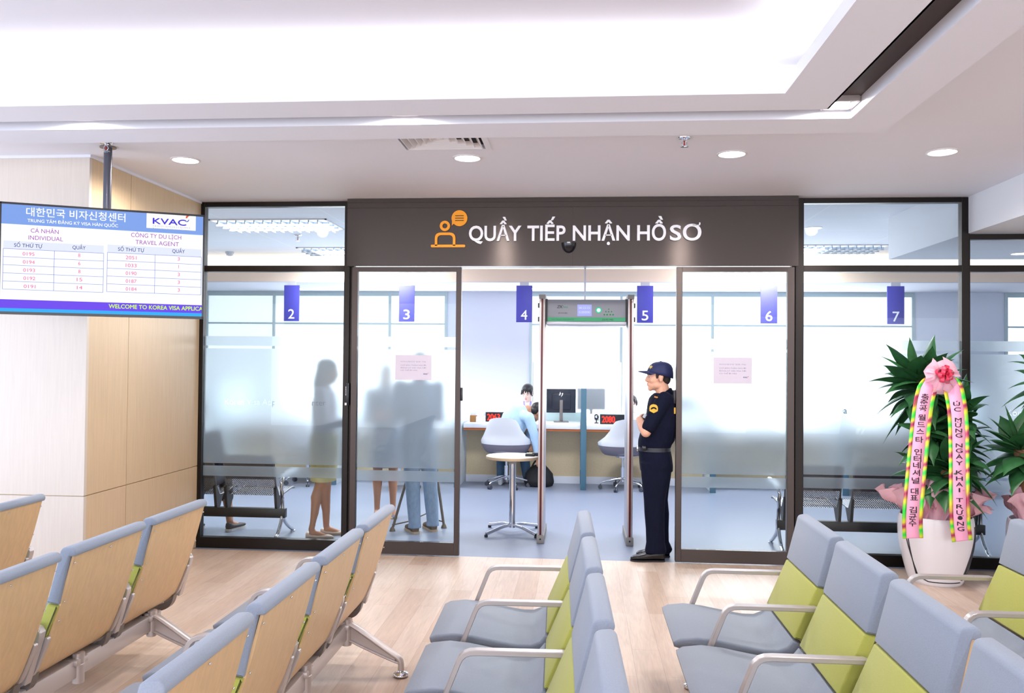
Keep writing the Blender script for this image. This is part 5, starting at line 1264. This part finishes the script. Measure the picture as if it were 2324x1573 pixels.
# ---- counter staff
white_bl = mat('white_blouse', '#eeeaf6', 0.7, noise=(12, 0.03, (1, 1, 1)), bump=(30, 0.3)); lil = mat('lilac_scarf', '#a9a0dc', 0.6)
def staff(label, O, hc, look, hand_up=False):
    m = person(label, O); hc = V(hc) - V(O); nk = hc + V((0.0, 0.045, -0.125)); pel = V((0, 0.10, 0.50))
    b = newbm(); head(b, hc, look, (0, -0.2, 1), 0.98, nk)
    tube(b, [pel, pel + V((0, 0, 0.2)), nk + V((0, 0.02, -0.13)), nk], [(0.15, 0.10), (0.13, 0.09), (0.16, 0.09), (0.05, 0.05)], 16, up=V((0, 1, 0)))
    sl, sr = nk + V((-0.165, 0.02, -0.045)), nk + V((0.165, 0.02, -0.045)); el, er = nk + V((-0.22, -0.02, -0.30)), nk + V((0.23, -0.04, -0.30)); wl_, wr_ = nk + V((-0.12, -0.22, -0.28)), nk + V((0.13, -0.22, -0.28))
    if hand_up: er = nk + V((0.16, -0.12, -0.26)); wr_ = hc + V((0.065, -0.10, -0.115))
    for s_, e_, w_ in ((sl, el, wl_), (sr, er, wr_)): seg(b, [s_, e_], [0.045, 0.036]); seg(b, [e_, w_], [0.036, 0.025])
    hand(b, wl_, (0.3, -1, 0), (0, 0, -1), -1, 0.4, 0.9)
    hand(b, wr_, (-0.35, 0.05, 1) if hand_up else (-0.3, -1, 0), (-0.3, 0.9, 0) if hand_up else (0, 0, -1), 1, 0.5, 0.9)
    for sx in (-0.08, 0.08): seg(b, [pel + V((sx, 0, 0)), V((sx, -0.28, 0.48)), V((sx, -0.26, 0.06))], [0.07, 0.055, 0.035])
    fused('body', b, skin_p, m, 0.007, 4); face_parts(m, hc, look, (0, -0.2, 1), 0.98, mat('lips_rose', '#d27a7c', 0.4))
    f, u, r = basis(look, (0, -0.2, 1)); R = rotm(f, u, r)
    b = newbm(); ball(b, hc + u * 0.052 - f * 0.020, (0.084, 0.098, 0.085), 18, 12, R); ball(b, hc - f * 0.055 - u * 0.01, (0.078, 0.055, 0.075), 14, 10, R); ball(b, hc - f * 0.11 - u * 0.05 + r * 0.03, (0.035, 0.035, 0.06), 12, 8, R)
    for sx in (-1, 1): ball(b, hc + r * (0.066 * sx) + f * 0.025 + u * 0.03, (0.018, 0.03, 0.045), 12, 8, R)
    for x, z in ((-0.03, 0.085), (0.0, 0.088), (0.032, 0.082), (0.055, 0.06)): seg(b, [hc + r * x + f * 0.055 + u * z, hc + r * (x * 1.2) + f * 0.088 + u * (z - 0.038)], [0.018, 0.008], 8)
    fused('hair', b, hair_m, m, 0.006, 3)
    b = newbm(); tube(b, [pel + V((0, 0, 0.02)), pel + V((0, 0, 0.2)), nk + V((0, 0.02, -0.12)), nk + V((0, 0.01, -0.035)), nk + V((0, 0.0, 0.015))], [(0.165, 0.115), (0.15, 0.105), (0.18, 0.105), (0.13, 0.08), (0.058, 0.058)], 18, up=V((0, 1, 0)))
    for s_, e_, w_ in ((sl, el, wl_), (sr, er, wr_)): seg(b, [s_, e_], [0.062, 0.052]); seg(b, [e_, e_.lerp(w_, 0.9)], [0.050, 0.036])
    fused('blouse', b, white_bl, m, 0.008, 4)
    b = newbm(); tube(b, smoothpts([nk + V((-0.05, -0.03, 0.01)), nk + V((-0.04, -0.075, -0.06)), nk + V((0.0, -0.125, -0.16)), nk + V((0.0, -0.13, -0.26))], 2), 0.014, 8); tube(b, smoothpts([nk + V((0.05, -0.03, 0.01)), nk + V((0.04, -0.075, -0.06)), nk + V((0.0, -0.125, -0.16))], 2), 0.014, 8); obj('scarf', b, lil, m, True)
    b = newbm(); tube(b, [pel + V((0, 0.02, 0.06)), pel + V((0, -0.10, 0.0)), V((0, -0.30, 0.47))], [(0.17, 0.12), (0.18, 0.10), (0.17, 0.075)], 16, up=V((0, 0, 1))); fused('skirt', b, mat('dark_skirt', '#2b2d3c', 0.7), m, 0.012, 3)
    # stool under her, hidden by the counter
    st = thing('office_stool', 'dark swivel stool under ' + ('the dark haired clerk at counter 4' if not hand_up else 'the clerk at counter 5'), 'stool', (O[0], O[1] + 0.10, 0), 0, 'stools behind the counters')
    b = newbm(); lathe(b, [(0.19, 0.36), (0.21, 0.38), (0.20, 0.405), (0.02, 0.405)], seg=24); obj('seat', b, seat_m, st, 50)
    b = newbm(); lathe(b, [(0.2, 0.0), (0.2, 0.02), (0.03, 0.03), (0.03, 0.36)], seg=24); obj('pedestal', b, chrome, st, 50)
    return m
h1 = at(1197, 893, 11.9); staff('dark haired clerk in a white blouse looking down behind counter 4', (h1.x, 11.95, 0), h1, (-0.25, -1, -0.42))
h2 = at(1433, 918, 11.9); staff('clerk in white with a hand at her face, behind counter 5', (h2.x, 11.95, 0), h2, (0.1, -1, -0.25), True)

# ---- people behind the frosted panes
def standing(label, O, facing, h, top_m, low_m, kind, skn, shoe_m, hairlen=0.0, feet=None, sleeve=1.0, hairm=None):
    O = V(O); m = person(label, O); f = V(facing).normalized(); r = f.cross(V((0, 0, 1))); k = h / 1.65
    def P(x, y, z): return r * (x * k) + f * (y * k) + V((0, 0, z * k))
    hc = P(0, 0.03, 1.535); nk = P(0, -0.01, 1.40)
    feet = feet or [P(-0.085, -0.05, 0), P(0.085, -0.03, 0)]
    b = newbm(); head(b, hc, f + V((0, 0, -0.12)), (0, 0, 1), k, nk)
    fem = kind == 'skirt'
    tube(b, [P(0, 0, 0.86), P(0, 0, 1.04), P(0, 0, 1.24), P(0, 0, 1.37), nk], [(0.15 * k, 0.10 * k), (0.12 * k, 0.085 * k), (0.145 * k, 0.10 * k), (0.15 * k, 0.075 * k), (0.05 * k, 0.05 * k)], 18, up=f)
    ank = []
    for s, ft in ((-1, feet[0]), (1, feet[1])):
        hp_ = P(0.08 * s, 0, 0.86); a_ = ft + f * 0.05 + V((0, 0, 0.085)); kn = (hp_ + a_) / 2 + f * 0.015 + V((0, 0, 0.02)); ank.append((hp_, kn, a_))
        seg(b, [hp_, hp_.lerp(kn, 0.5), kn], [0.078 * k, 0.068 * k, 0.050 * k]); tube(b, [kn, kn.lerp(a_, 0.3) - f * 0.012, kn.lerp(a_, 0.65), a_], [0.049 * k, 0.053 * k, 0.038 * k, 0.030 * k], 14); ball(b, a_, 0.031 * k)
        tube(b, [ft + f * 0.03 + V((0, 0, 0.05)), ft + f * 0.10 + V((0, 0, 0.045)), ft + f * 0.19 + V((0, 0, 0.02))], [(0.03, 0.035), (0.034, 0.026), (0.03, 0.014)], 12)
    arms = []
    for s in (-1, 1):
        sh = P(0.175 * s, -0.01, 1.345); el = P(0.20 * s, 0.02 if s < 0 else 0.03, 1.06); wr = P(0.13 * s, 0.22, 1.08) if fem else P(0.12 * s, 0.24, 1.12); arms.append((sh, el, wr))
        seg(b, [sh, el], [0.046 * k, 0.036 * k]); seg(b, [el, wr], [0.036 * k, 0.025 * k]); hand(b, wr, f * 0.6 - r * (0.6 * s) + V((0, 0, 0.1)), -r * s, s, 0.5, 0.92)
    fused('body', b, skn, m, 0.009, 4)
    face_parts(m, hc, f + V((0, 0, -0.12)), (0, 0, 1), k)
    F, U, R_ = basis(f + V((0, 0, -0.12)), (0, 0, 1)); R = rotm(F, U, R_)
    b = newbm(); ball(b, hc + U * 0.05 * k - F * 0.018, (0.084 * k, 0.102 * k, 0.085 * k), 18, 12, R); ball(b, hc - F * 0.05, (0.076 * k, 0.056 * k, 0.07 * k), 14, 10, R)
    if hairlen: tube(b, [hc - F * 0.05 + U * 0.03, hc - F * 0.075 - U * 0.10, hc - F * 0.085 - U * hairlen], [(0.085, 0.06), (0.095, 0.05), (0.06, 0.025)], 14, up=F)
    fused('hair', b, hairm or hair_m, m, 0.007, 3)
    b = newbm(); tube(b, [P(0, 0, 0.90), P(0, 0, 1.04), P(0, 0, 1.24), P(0, 0, 1.36), P(0, -0.005, 1.41)], [(0.165 * k, 0.118 * k), (0.142 * k, 0.105 * k), (0.168 * k, 0.122 * k), (0.155 * k, 0.092 * k), (0.062 * k, 0.062 * k)], 18, up=f)
    for sh, el, wr in arms:
        seg(b, [sh, sh.lerp(el, 0.95)], [0.064 * k, 0.05 * k])
        if sleeve > 0.6: seg(b, [el, el.lerp(wr, 0.85)], [0.05 * k, 0.036 * k])
    fused('blouse' if fem else 'shirt', b, top_m, m, 0.009, 4)
    b = newbm()
    if fem: tube(b, [P(0, 0, 1.02), P(0, 0, 0.94), P(0, 0, 0.84), P(0, 0, 0.66), P(0, 0, 0.525)], [(0.135 * k, 0.10 * k), (0.165 * k, 0.122 * k), (0.178 * k, 0.128 * k), (0.168 * k, 0.125 * k), (0.158 * k, 0.118 * k)], 22, up=f); fused('skirt', b, low_m, m, 0.009, 3)
    else:
        for hp_, kn, a_ in ank: seg(b, [hp_, hp_.lerp(kn, 0.5), kn], [0.098 * k, 0.086 * k, 0.070 * k]); tube(b, [kn, kn.lerp(a_, 0.5), a_ + V((0, 0, 0.02)), a_ - V((0, 0, 0.035))], [0.070 * k, 0.064 * k, 0.056 * k, 0.062 * k], 16)
        tube(b, [P(0, 0, 0.98), P(0, 0, 0.84)], [(0.15 * k, 0.11 * k), (0.17 * k, 0.125 * k)], 20, up=f); fused('trousers', b, low_m, m, 0.009, 4)
    for ft in feet:
        b = newbm(); shoe(b, ft + V((0, 0, 0.008)), f, 0.245 if fem else 0.28, 0.038 if fem else 0.047, 0.055 if fem else 0.10, low=fem); so = obj('shoe', b, shoe_m, m, 60)
        b = newbm(); sole(b, ft, f, 0.245 if fem else 0.28, 0.039 if fem else 0.048, 0.010 if fem else 0.022); obj('sole', b, mat('sole_tan', '#b9a68f', 0.6), so)
    return m
yel = mat('yellow_skirt', '#d9cf92', 0.7, noise=(14, 0.05, (1, 1, 1))); nude = mat('nude_shoe', '#e3cdbb', 0.45)
standing('woman in a yellow skirt and nude flats behind the frosted left bay', (-2.335, 7.52, 0), (0.92, 0.12, 0), 1.62, mat('cream_blouse', '#d3cfdd', 0.7), yel, 'skirt', skin_t, nude, 0.20, [V((-0.135, -0.07, 0)), V((-0.055, 0.11, 0))])
standing('woman with bare calves and grey flats behind the left sliding door, farther back', (-2.02, 8.62, 0), (0.3, -1, 0), 1.60, mat('grey_top', '#8f95a6', 0.7), mat('blue_grey_skirt', '#6f7f99', 0.7), 'skirt', skin_t, mat('grey_flat', '#6f6c7c', 0.5), 0.15)
standing('man in faded jeans and brown shoes behind the left sliding door', (-1.52, 7.86, 0), (-0.45, 0.85, 0), 1.70, mat('blue_grey_shirt', '#7b8cab', 0.7), jeans, 'trousers', skin_t, mat('brown_suede', '#6b5747', 0.8), 0.0, [V((0.0, -0.10, 0)), V((0.15, 0.02, 0))])
# seated pair on the left bench: only lower legs and a dark jacket show
def seated(label, O, feet, top_m, low_m, shoe_m):
    O = V(O); m = person(label, O); pel = V((0, 0, 0.50)); nk = V((0, -0.02, 0.98)); hc = nk + V((0, 0.03, 0.14))
    b = newbm(); head(b, hc, (0, 1, -0.1), (0, 0, 1), 1.0, nk); tube(b, [pel, V((0, -0.02, 0.7)), V((0, -0.03, 0.9)), nk], [(0.15, 0.11), (0.14, 0.10), (0.17, 0.10), (0.05, 0.05)], 16, up=V((0, 1, 0)))
    ks = []
    for sx, ft in zip((-0.09, 0.09), feet):
        kn = V((sx * 1.1, 0.40, 0.50)); an = V(ft) + V((0, -0.04, 0.09)); ks.append((V((sx, 0, 0.48)), kn, an)); seg(b, [V((sx, 0, 0.48)), kn], [0.075, 0.055]); tube(b, [kn, kn.lerp(an, 0.35), an], [0.054, 0.052, 0.032], 14); ball(b, an, 0.033)
        tube(b, [V(ft) + V((0, -0.03, 0.06)), V(ft) + V((0.02, 0.12, 0.03))], [(0.032, 0.036), (0.03, 0.018)], 12)
    for sx in (-1, 1): sh = nk + V((0.18 * sx, 0, -0.07)); el = nk + V((0.22 * sx, 0.06, -0.33)); wr = V((0.10 * sx, 0.28, 0.62)); seg(b, [sh, el], [0.046, 0.036]); seg(b, [el, wr], [0.036, 0.026]); hand(b, wr, (-0.3 * sx, 1, -0.2), (0, 0, -1), sx, 0.4, 0.92)
    fused('body', b, skin_t, m, 0.009, 4); face_parts(m, hc, (0, 1, -0.1), (0, 0, 1))
    b = newbm(); ball(b, hc + V((0, -0.018, 0.05)), (0.085, 0.10, 0.085)); ball(b, hc + V((0, -0.055, -0.02)), (0.075, 0.055, 0.085)); fused('hair', b, hair_m, m, 0.007, 3)
    b = newbm(); tube(b, [pel + V((0, 0, -0.02)), V((0, -0.02, 0.7)), V((0, -0.03, 0.9)), nk + V((0, 0, -0.02))], [(0.18, 0.13), (0.17, 0.12), (0.195, 0.12), (0.08, 0.075)], 18, up=V((0, 1, 0)))
    for sx in (-1, 1): sh = nk + V((0.18 * sx, 0, -0.07)); el = nk + V((0.22 * sx, 0.06, -0.33)); wr = V((0.10 * sx, 0.28, 0.62)); seg(b, [sh, el], [0.065, 0.052]); seg(b, [el, el.lerp(wr, 0.88)], [0.052, 0.038])
    fused('jacket', b, top_m, m, 0.01, 4)
    b = newbm(); 
    for h_, kn, an in ks: seg(b, [h_, kn], [0.092, 0.07]); seg(b, [kn, kn.lerp(an, 0.5)], [0.068, 0.06])
    ball(b, pel, (0.17, 0.13, 0.09)); fused('trousers', b, low_m, m, 0.01, 3)
    for ft in feet:
        b = newbm(); shoe(b, V(ft) + V((0, -0.09, 0.02)), (0.25, 1, 0), 0.255, 0.044, 0.065, low=True); so = obj('shoe', b, shoe_m, m, 60)
        b = newbm(); sole(b, V(ft) + V((0, -0.09, 0)), (0.25, 1, 0), 0.255, 0.045, 0.024); obj('sole', b, mat('sole_white', '#dedcd8', 0.6), so)
seated('person in a dark navy jacket and slip-on shoes seated on the left steel bench', (-3.56, 7.56, 0), [V((-0.10, 0.10, 0)), V((0.27, 0.18, 0))], mat('navy_jacket', '#262a4d', 0.75), mat('dark_trousers', '#31313d', 0.8), mat('slip_on_grey', '#4a4648', 0.7))
# ------------------------------------------------------------------ gift plants: dracaenas in white pots with bows and ribbons
def leaf_mat():
    m = mat('dracaena_leaf', '#35693d', 0.36, noise=(14, 0.22, (1, 1, 1)))
    return m
LEAF = leaf_mat(); CANE = mat('cane_bark', '#8a6647', 0.8, noise=(30, 0.22, (1, 1, 0.35)), bump=(60, 0.8))
pot_m = mat('pot_white', '#eceaf0', 0.22); pot_ln = mat('pot_line', '#26262c', 0.5); pink_rib = mat('ribbon_pink', '#fbaed0', 0.45); FOIL = holo_border()
tissue_m = thin_sheet('tissue_pink', '#ffd2de', 0.35); tulle = thin_sheet('tulle_pink', '#ffcfe0', 0.35); bow_red = mat('bow_red', '#e43a5c', 0.35); rib_txt = mat('ribbon_print', '#26161f', 0.6)
soil = mat('potting_soil', '#4b3a30', 0.9)
def leaf(b, base, az, el, L, Wd, droop, rnd, up_curl=0.0):
    d = Vector((math.cos(az) * math.cos(el), math.sin(az) * math.cos(el), math.sin(el))); side = Vector((-math.sin(az), math.cos(az), 0)); n = 10; rows = []
    side = (side + Vector((0, 0, rnd.uniform(-0.35, 0.35)))).normalized(); wav = rnd.uniform(0, 6); 
    for i in range(n + 1):
        t = i / n
        p = base + d * (L * t) + Vector((0, 0, -droop * L * t * t)) + side * (0.03 * L * math.sin(wav + 3 * t))
        w = Wd * (0.22 + 0.78 * math.sin(PI * min(1, t * 1.02) ** 0.75)) * (1 - t ** 5) * 0.5 + 0.001
        tg = d * L + Vector((0, 0, -2 * droop * L * t)); nn = side.cross(tg.normalized()).normalized()
        lift = 0.28 * w
        rows.append([p - side * w + nn * lift, p - side * (w * 0.5) + nn * lift * 0.3, p, p + side * (w * 0.5) + nn * lift * 0.3, p + side * w + nn * lift])
    loft(b, rows, cap=False, closed_ring=False)
def rosette(b, c, n, L, rnd, tilt=(0, 0), face=None):
    c = Vector(c)
    for i in range(n):
        t = i / n
        az = i * 2.39996 + rnd.uniform(-0.3, 0.3)
        el = math.radians(72 - 82 * t ** 0.8 + rnd.uniform(-9, 9))
        ll = L * (0.72 + 0.28 * math.sin(PI * min(1, t + 0.25))) * rnd.uniform(0.85, 1.12)
        leaf(b, c + Vector((0, 0, -0.16 * t)), az, el, ll, 0.15 * rnd.uniform(0.85, 1.2) * (L / 0.4) ** 0.5, 0.2 + 0.62 * t * rnd.uniform(0.6, 1.4), rnd)
def pot(t, r=0.262, h=0.50):
    b = newbm(); prof = smoothpts([(0.175, 0.0, 0), (0.19, 0.02, 0), (0.225, 0.14, 0), (0.262, 0.32, 0), (0.262, 0.44, 0), (0.252, h, 0), (0.238, h, 0), (0.236, h - 0.06, 0)], 2)
    lathe(b, [(p.x * r / 0.262, p.y) for p in prof], seg=48); po = obj('pot', b, pot_m, t, 60)
    b = newbm()
    def R(z): 
        for a, c in zip(prof, prof[1:]):
            if a.y <= z <= c.y and c.y > a.y: return (a.x + (c.x - a.x) * (z - a.y) / (c.y - a.y)) * r / 0.262
        return 0.2
    for a0, a1, z0, z1 in ((-2.85, -2.55, 0.47, 0.06), (-2.75, -2.62, 0.47, 0.08), (-2.62, -2.2, 0.08, 0.035), (-0.62, -0.98, 0.44, 0.05), (-0.52, -0.92, 0.42, 0.05), (-0.42, -0.85, 0.44, 0.06), (-0.25, -0.95, 0.40, 0.08), (-0.30, -0.75, 0.30, 0.06), (-2.2, -1.0, 0.035, 0.035)):
        pts = []
        for i in range(17):
            s = i / 16; a = a0 + (a1 - a0) * s ** 1.4; z = z0 + (z1 - z0) * s; q = R(z) + 0.0005
            pts.append((q * math.cos(a), q * math.sin(a), z))
        tube(b, pts, 0.0042, 6)
    obj('painted_lines', b, pot_ln, po, True)
    b = newbm(); lathe(b, [(0.235 * r / 0.262, h - 0.07), (0.1, h - 0.055), (0.001, h - 0.05)], seg=32, cap=False); obj('soil', b, soil, t, True)
    return po
def sheetlet(b, base, az, el, L, Wd, rnd, curl=0.6):
    """one crumpled sheet of tissue fanning out from base"""
    d = Vector((math.cos(az) * math.cos(el), math.sin(az) * math.cos(el), math.sin(el))); s = Vector((-math.sin(az), math.cos(az), 0)); nn = s.cross(d)
    n = 9; rows = []
    ph = [rnd.uniform(0, 6) for _ in range(4)]
    for i in range(n + 1):
        t = i / n; row = []
        for j in range(n + 1):
            u = -1 + 2 * j / n
            w = Wd * (0.25 + 0.75 * t ** 0.7) * (1 - 0.35 * max(0, t - 0.6) * abs(u) * 2)
            tip = L * t * (1 - 0.30 * abs(u) ** 1.5 * t)
            k = 0.045 * t * (math.sin(4 * u + ph[0]) + 0.7 * math.sin(8 * u + 5 * t + ph[1]) + 0.6 * math.sin(8 * t + ph[2] + 2 * u))
            row.append(base + d * tip + s * (w * u * 0.5) + nn * (k + curl * 0.12 * t * t) + nn * (-0.10 * u * u * t))
        rows.append(row)
    loft(b, rows, cap=False, closed_ring=False)
def tissue(t, h, rnd, n=13, r=0.19):
    for i in range(n):
        az = 2 * PI * i / n + rnd.uniform(-0.2, 0.2)
        lo_ = 80 if math.sin(az) < -0.45 else 48
        b = newbm(); sheetlet(b, Vector((r * 0.9 * math.cos(az), r * 0.9 * math.sin(az), h - 0.05)), az + rnd.uniform(-0.5, 0.5), math.radians(rnd.uniform(lo_, 89)), rnd.uniform(0.22, 0.38), rnd.uniform(0.22, 0.36), rnd, rnd.uniform(-0.6, 0.9))
        obj('tissue_sheet', b, tissue_m, t, True)
    for i in range(5):
        az = 2 * PI * i / 5 + 0.4
        b = newbm(); sheetlet(b, Vector((0.03 * math.cos(az), 0.03 * math.sin(az), h - 0.04)), az, math.radians(rnd.uniform(55, 80)), 0.2, 0.22, rnd); obj('tissue_sheet', b, tissue_m, t, True)
def bow(t, c, rnd, r=0.075, T=True):
    c = Vector(c)
    root = None
    b = newbm()
    for i in range(9):
        a = 2 * PI * i / 9; sheetlet(b, c + Vector((0, 0.02, 0)), 0, 0, 0.001, 0.001, rnd) if False else None
        d = Vector((math.cos(a), 0, math.sin(a))); s = Vector((-math.sin(a), 0, math.cos(a)))
        rows = []
        for k in range(6):
            q = k / 5; rows.append([c + d * (0.01 + (0.085 + 0.025 * math.sin(i * 2.1) + 0.03 * max(0, -d.z)) * q * (1 - 0.25 * u * u)) + s * (u * (0.02 + 0.075 * q)) + Vector((0, -0.035 * math.sin(3 * q) - 0.022 * math.sin(5 * u + i) * q - 0.012 * math.sin(11 * u + 2 * i) * q, 0)) for u in (-1, -0.6, -0.2, 0.2, 0.6, 1)])
        loft(b, rows, cap=False, closed_ring=False)
    root = obj('tulle_wrap', b, tulle, t, True)
    lp = None
    for i in range(12):
        a = i * 2.399; e = 0.25 + 0.6 * (i / 12)
        d = Vector((math.cos(a) * math.sin(e * 1.5), -math.cos(e * 1.5), math.sin(a) * math.sin(e * 1.5))).normalized()
        s = d.cross(Vector((0.3, 0.2, 1))).normalized(); u = s.cross(d)
        b = newbm(); rows = []
        for k in range(11):
            q = 2 * PI * k / 10; p = c + Vector((0, -0.03, 0)) + d * (r * 0.5 * (1 - math.cos(q))) + u * (r * 0.30 * math.sin(q))
            rows.append([p - s * 0.013, p + s * 0.013])
        loft(b, rows, cap=False, closed_ring=False); obj('bow_loop', b, bow_red, root, True)
def ribbon(t, O, pts, chars, wide=0.142, flip=1):
    """pts: (px, py, Y) centre line as the photograph shows it; O the root location"""
    P = [at(*p) - O for p in pts]; P = [Vector(q) for q in smoothpts(P, 2)]
    n = len(P)
    def strip(off0, off1, dy):
        b = newbm(); rows = []
        for i, p in enumerate(P):
            tg = (P[min(i + 1, n - 1)] - P[max(i - 1, 0)]).normalized(); s = tg.cross(Vector((0, 1, 0))).normalized()
            if s.x < 0: s = -s
            k = min(1.0, 0.55 + 3.5 * i / n)
            rows.append([p + s * (off0 * k) + Vector((0, dy, 0)), p + s * (off1 * k) + Vector((0, dy, 0))])
        loft(b, [r for r in rows], cap=False, closed_ring=False)
        # give the strip its thickness
        g = bmesh.ops.extrude_face_region(b, geom=b.faces[:]); bmesh.ops.translate(b, vec=(0, 0.0012, 0), verts=[v for v in g['geom'] if isinstance(v, bmesh.types.BMVert)])
        return b
    w = wide / 2; bd = 0.026
    rb = obj('ribbon', strip(-w + bd * 0.6, w - bd * 0.6, 0), pink_rib, t, True)
    obj('foil_border', strip(-w, -w + bd, -0.001), FOIL, rb, True); obj('foil_border', strip(w - bd, w, -0.001), FOIL, rb, True)
    for ch, y, cap, wd in chars:
        # the centre line at this height
        for q0, q1 in zip(P, P[1:]):
            z = at(pts[0][0], y, pts[0][2]).z - O.z
            if q1.z <= z <= q0.z and q0.z > q1.z:
                f = (q0.z - z) / (q0.z - q1.z); q = q0.lerp(q1, f); b = newbm(); text(b, ch, q + Vector((0, -0.0028, -cap / 2)), cap, wd, align='c', bold=0.02); obj('ribbon_letter', b, rib_txt, rb, False); break
rnd = random.Random(5)
O = Vector((2.665, 6.56, 0))
t = thing('potted_dracaena', 'tall dracaena in a white pot with red bow and two lettered pink ribbons', 'potted plant', O, 0, 'gift plants by the glass wall')
pot(t)
for (x, y, h, lean) in ((-0.02, 0.02, 1.50, (-0.06, 0.03)), (0.09, 0.05, 1.08, (0.10, 0.08)), (0.0, -0.07, 0.86, (0.03, -0.05))):
    b = newbm(); tube(b, [(x, y, 0.42), (x + lean[0] * 0.5, y + lean[1] * 0.5, 0.42 + (h - 0.42) * 0.5), (x + lean[0], y + lean[1], h)], [0.052, 0.046, 0.036], 16); cn = obj('cane', b, CANE, t, 60)
    b = newbm(); rosette(b, (x + lean[0], y + lean[1], h + 0.03), 44 if h > 1.2 else 32, 0.43 if h > 1.2 else 0.36, rnd); fo = obj('foliage', b, LEAF, cn, True)
for c_, n_, l_ in (((0.17, 0.06, 1.30), 24, 0.36), ((-0.10, -0.10, 1.22), 18, 0.30), ((0.16, -0.02, 0.98), 20, 0.34), ((-0.10, -0.06, 0.92), 16, 0.30)):
    b = newbm(); tube(b, [(c_[0] * 0.3, c_[1] * 0.3, c_[2] - 0.42), (c_[0], c_[1], c_[2] - 0.05)], [0.016, 0.012], 8); sh_ = obj('side_shoot', b, CANE, t, True)
    b = newbm(); rosette(b, c_, n_, l_, rnd); obj('foliage', b, LEAF, sh_, True)
tissue(t, 0.5, rnd, 15)
bow(t, at(2136, 850, 6.30) - O, rnd)
hang = '축준공 월드스타 인터네셔널 대표 김균수'.replace(' ', '')
ys = [510, 540, 572, 622, 660, 697, 742, 808, 845, 880, 920, 962, 1020, 1055, 1120, 1158, 1192]
ribbon(t, O, [(2112, 862, 6.30), (2098, 900, 6.27), (2090, 960, 6.235), (2082, 1040, 6.215), (2074, 1130, 6.20), (2070, 1180, 6.195), (2072, 1222, 6.20)], [(c, 690 + y / 2.42, 0.036, 0.052) for c, y in zip(hang, ys)])
lat = 'ÚCMỪNGNGÀYKHAITRƯƠNG'
ys = [547, 576, 632, 661, 690, 716, 770, 798, 831, 865, 915, 948, 979, 1010, 1064, 1098, 1131, 1161, 1190, 1219]
ribbon(t, O, [(2158, 858, 6.30), (2168, 900, 6.27), (2175, 945, 6.235), (2177, 1040, 6.215), (2177, 1130, 6.20), (2179, 1190, 6.195), (2184, 1228, 6.20)], [(c, 690 + y / 2.42, 0.030, 0.046 if c != 'I' else 0.010) for c, y in zip(lat, ys)])
O2 = Vector((3.40, 6.42, 0))
t2 = thing('potted_dracaena', 'dracaena in a white pot cut by the right picture edge, thick bare trunk', 'potted plant', O2, 0, 'gift plants by the glass wall')
pot(t2, 0.27, 0.50)
for (x, y, h, lean) in ((-0.13, -0.02, 1.02, (-0.06, 0.0)), (0.06, 0.06, 1.55, (0.02, 0.0))):
    b = newbm(); tube(b, [(x - lean[0], y, 0.42), (x, y, 0.72), (x + lean[0], y + lean[1], h)], [0.075, 0.072, 0.062], 18); cn = obj('cane', b, CANE, t2, 60)
    b = newbm(); rosette(b, (x + lean[0], y + lean[1], h + 0.03), 34, 0.40, rnd); obj('foliage', b, LEAF, cn, True)
tissue(t2, 0.5, rnd)
bow(t2, (0.06, -0.22, 1.38), rnd)
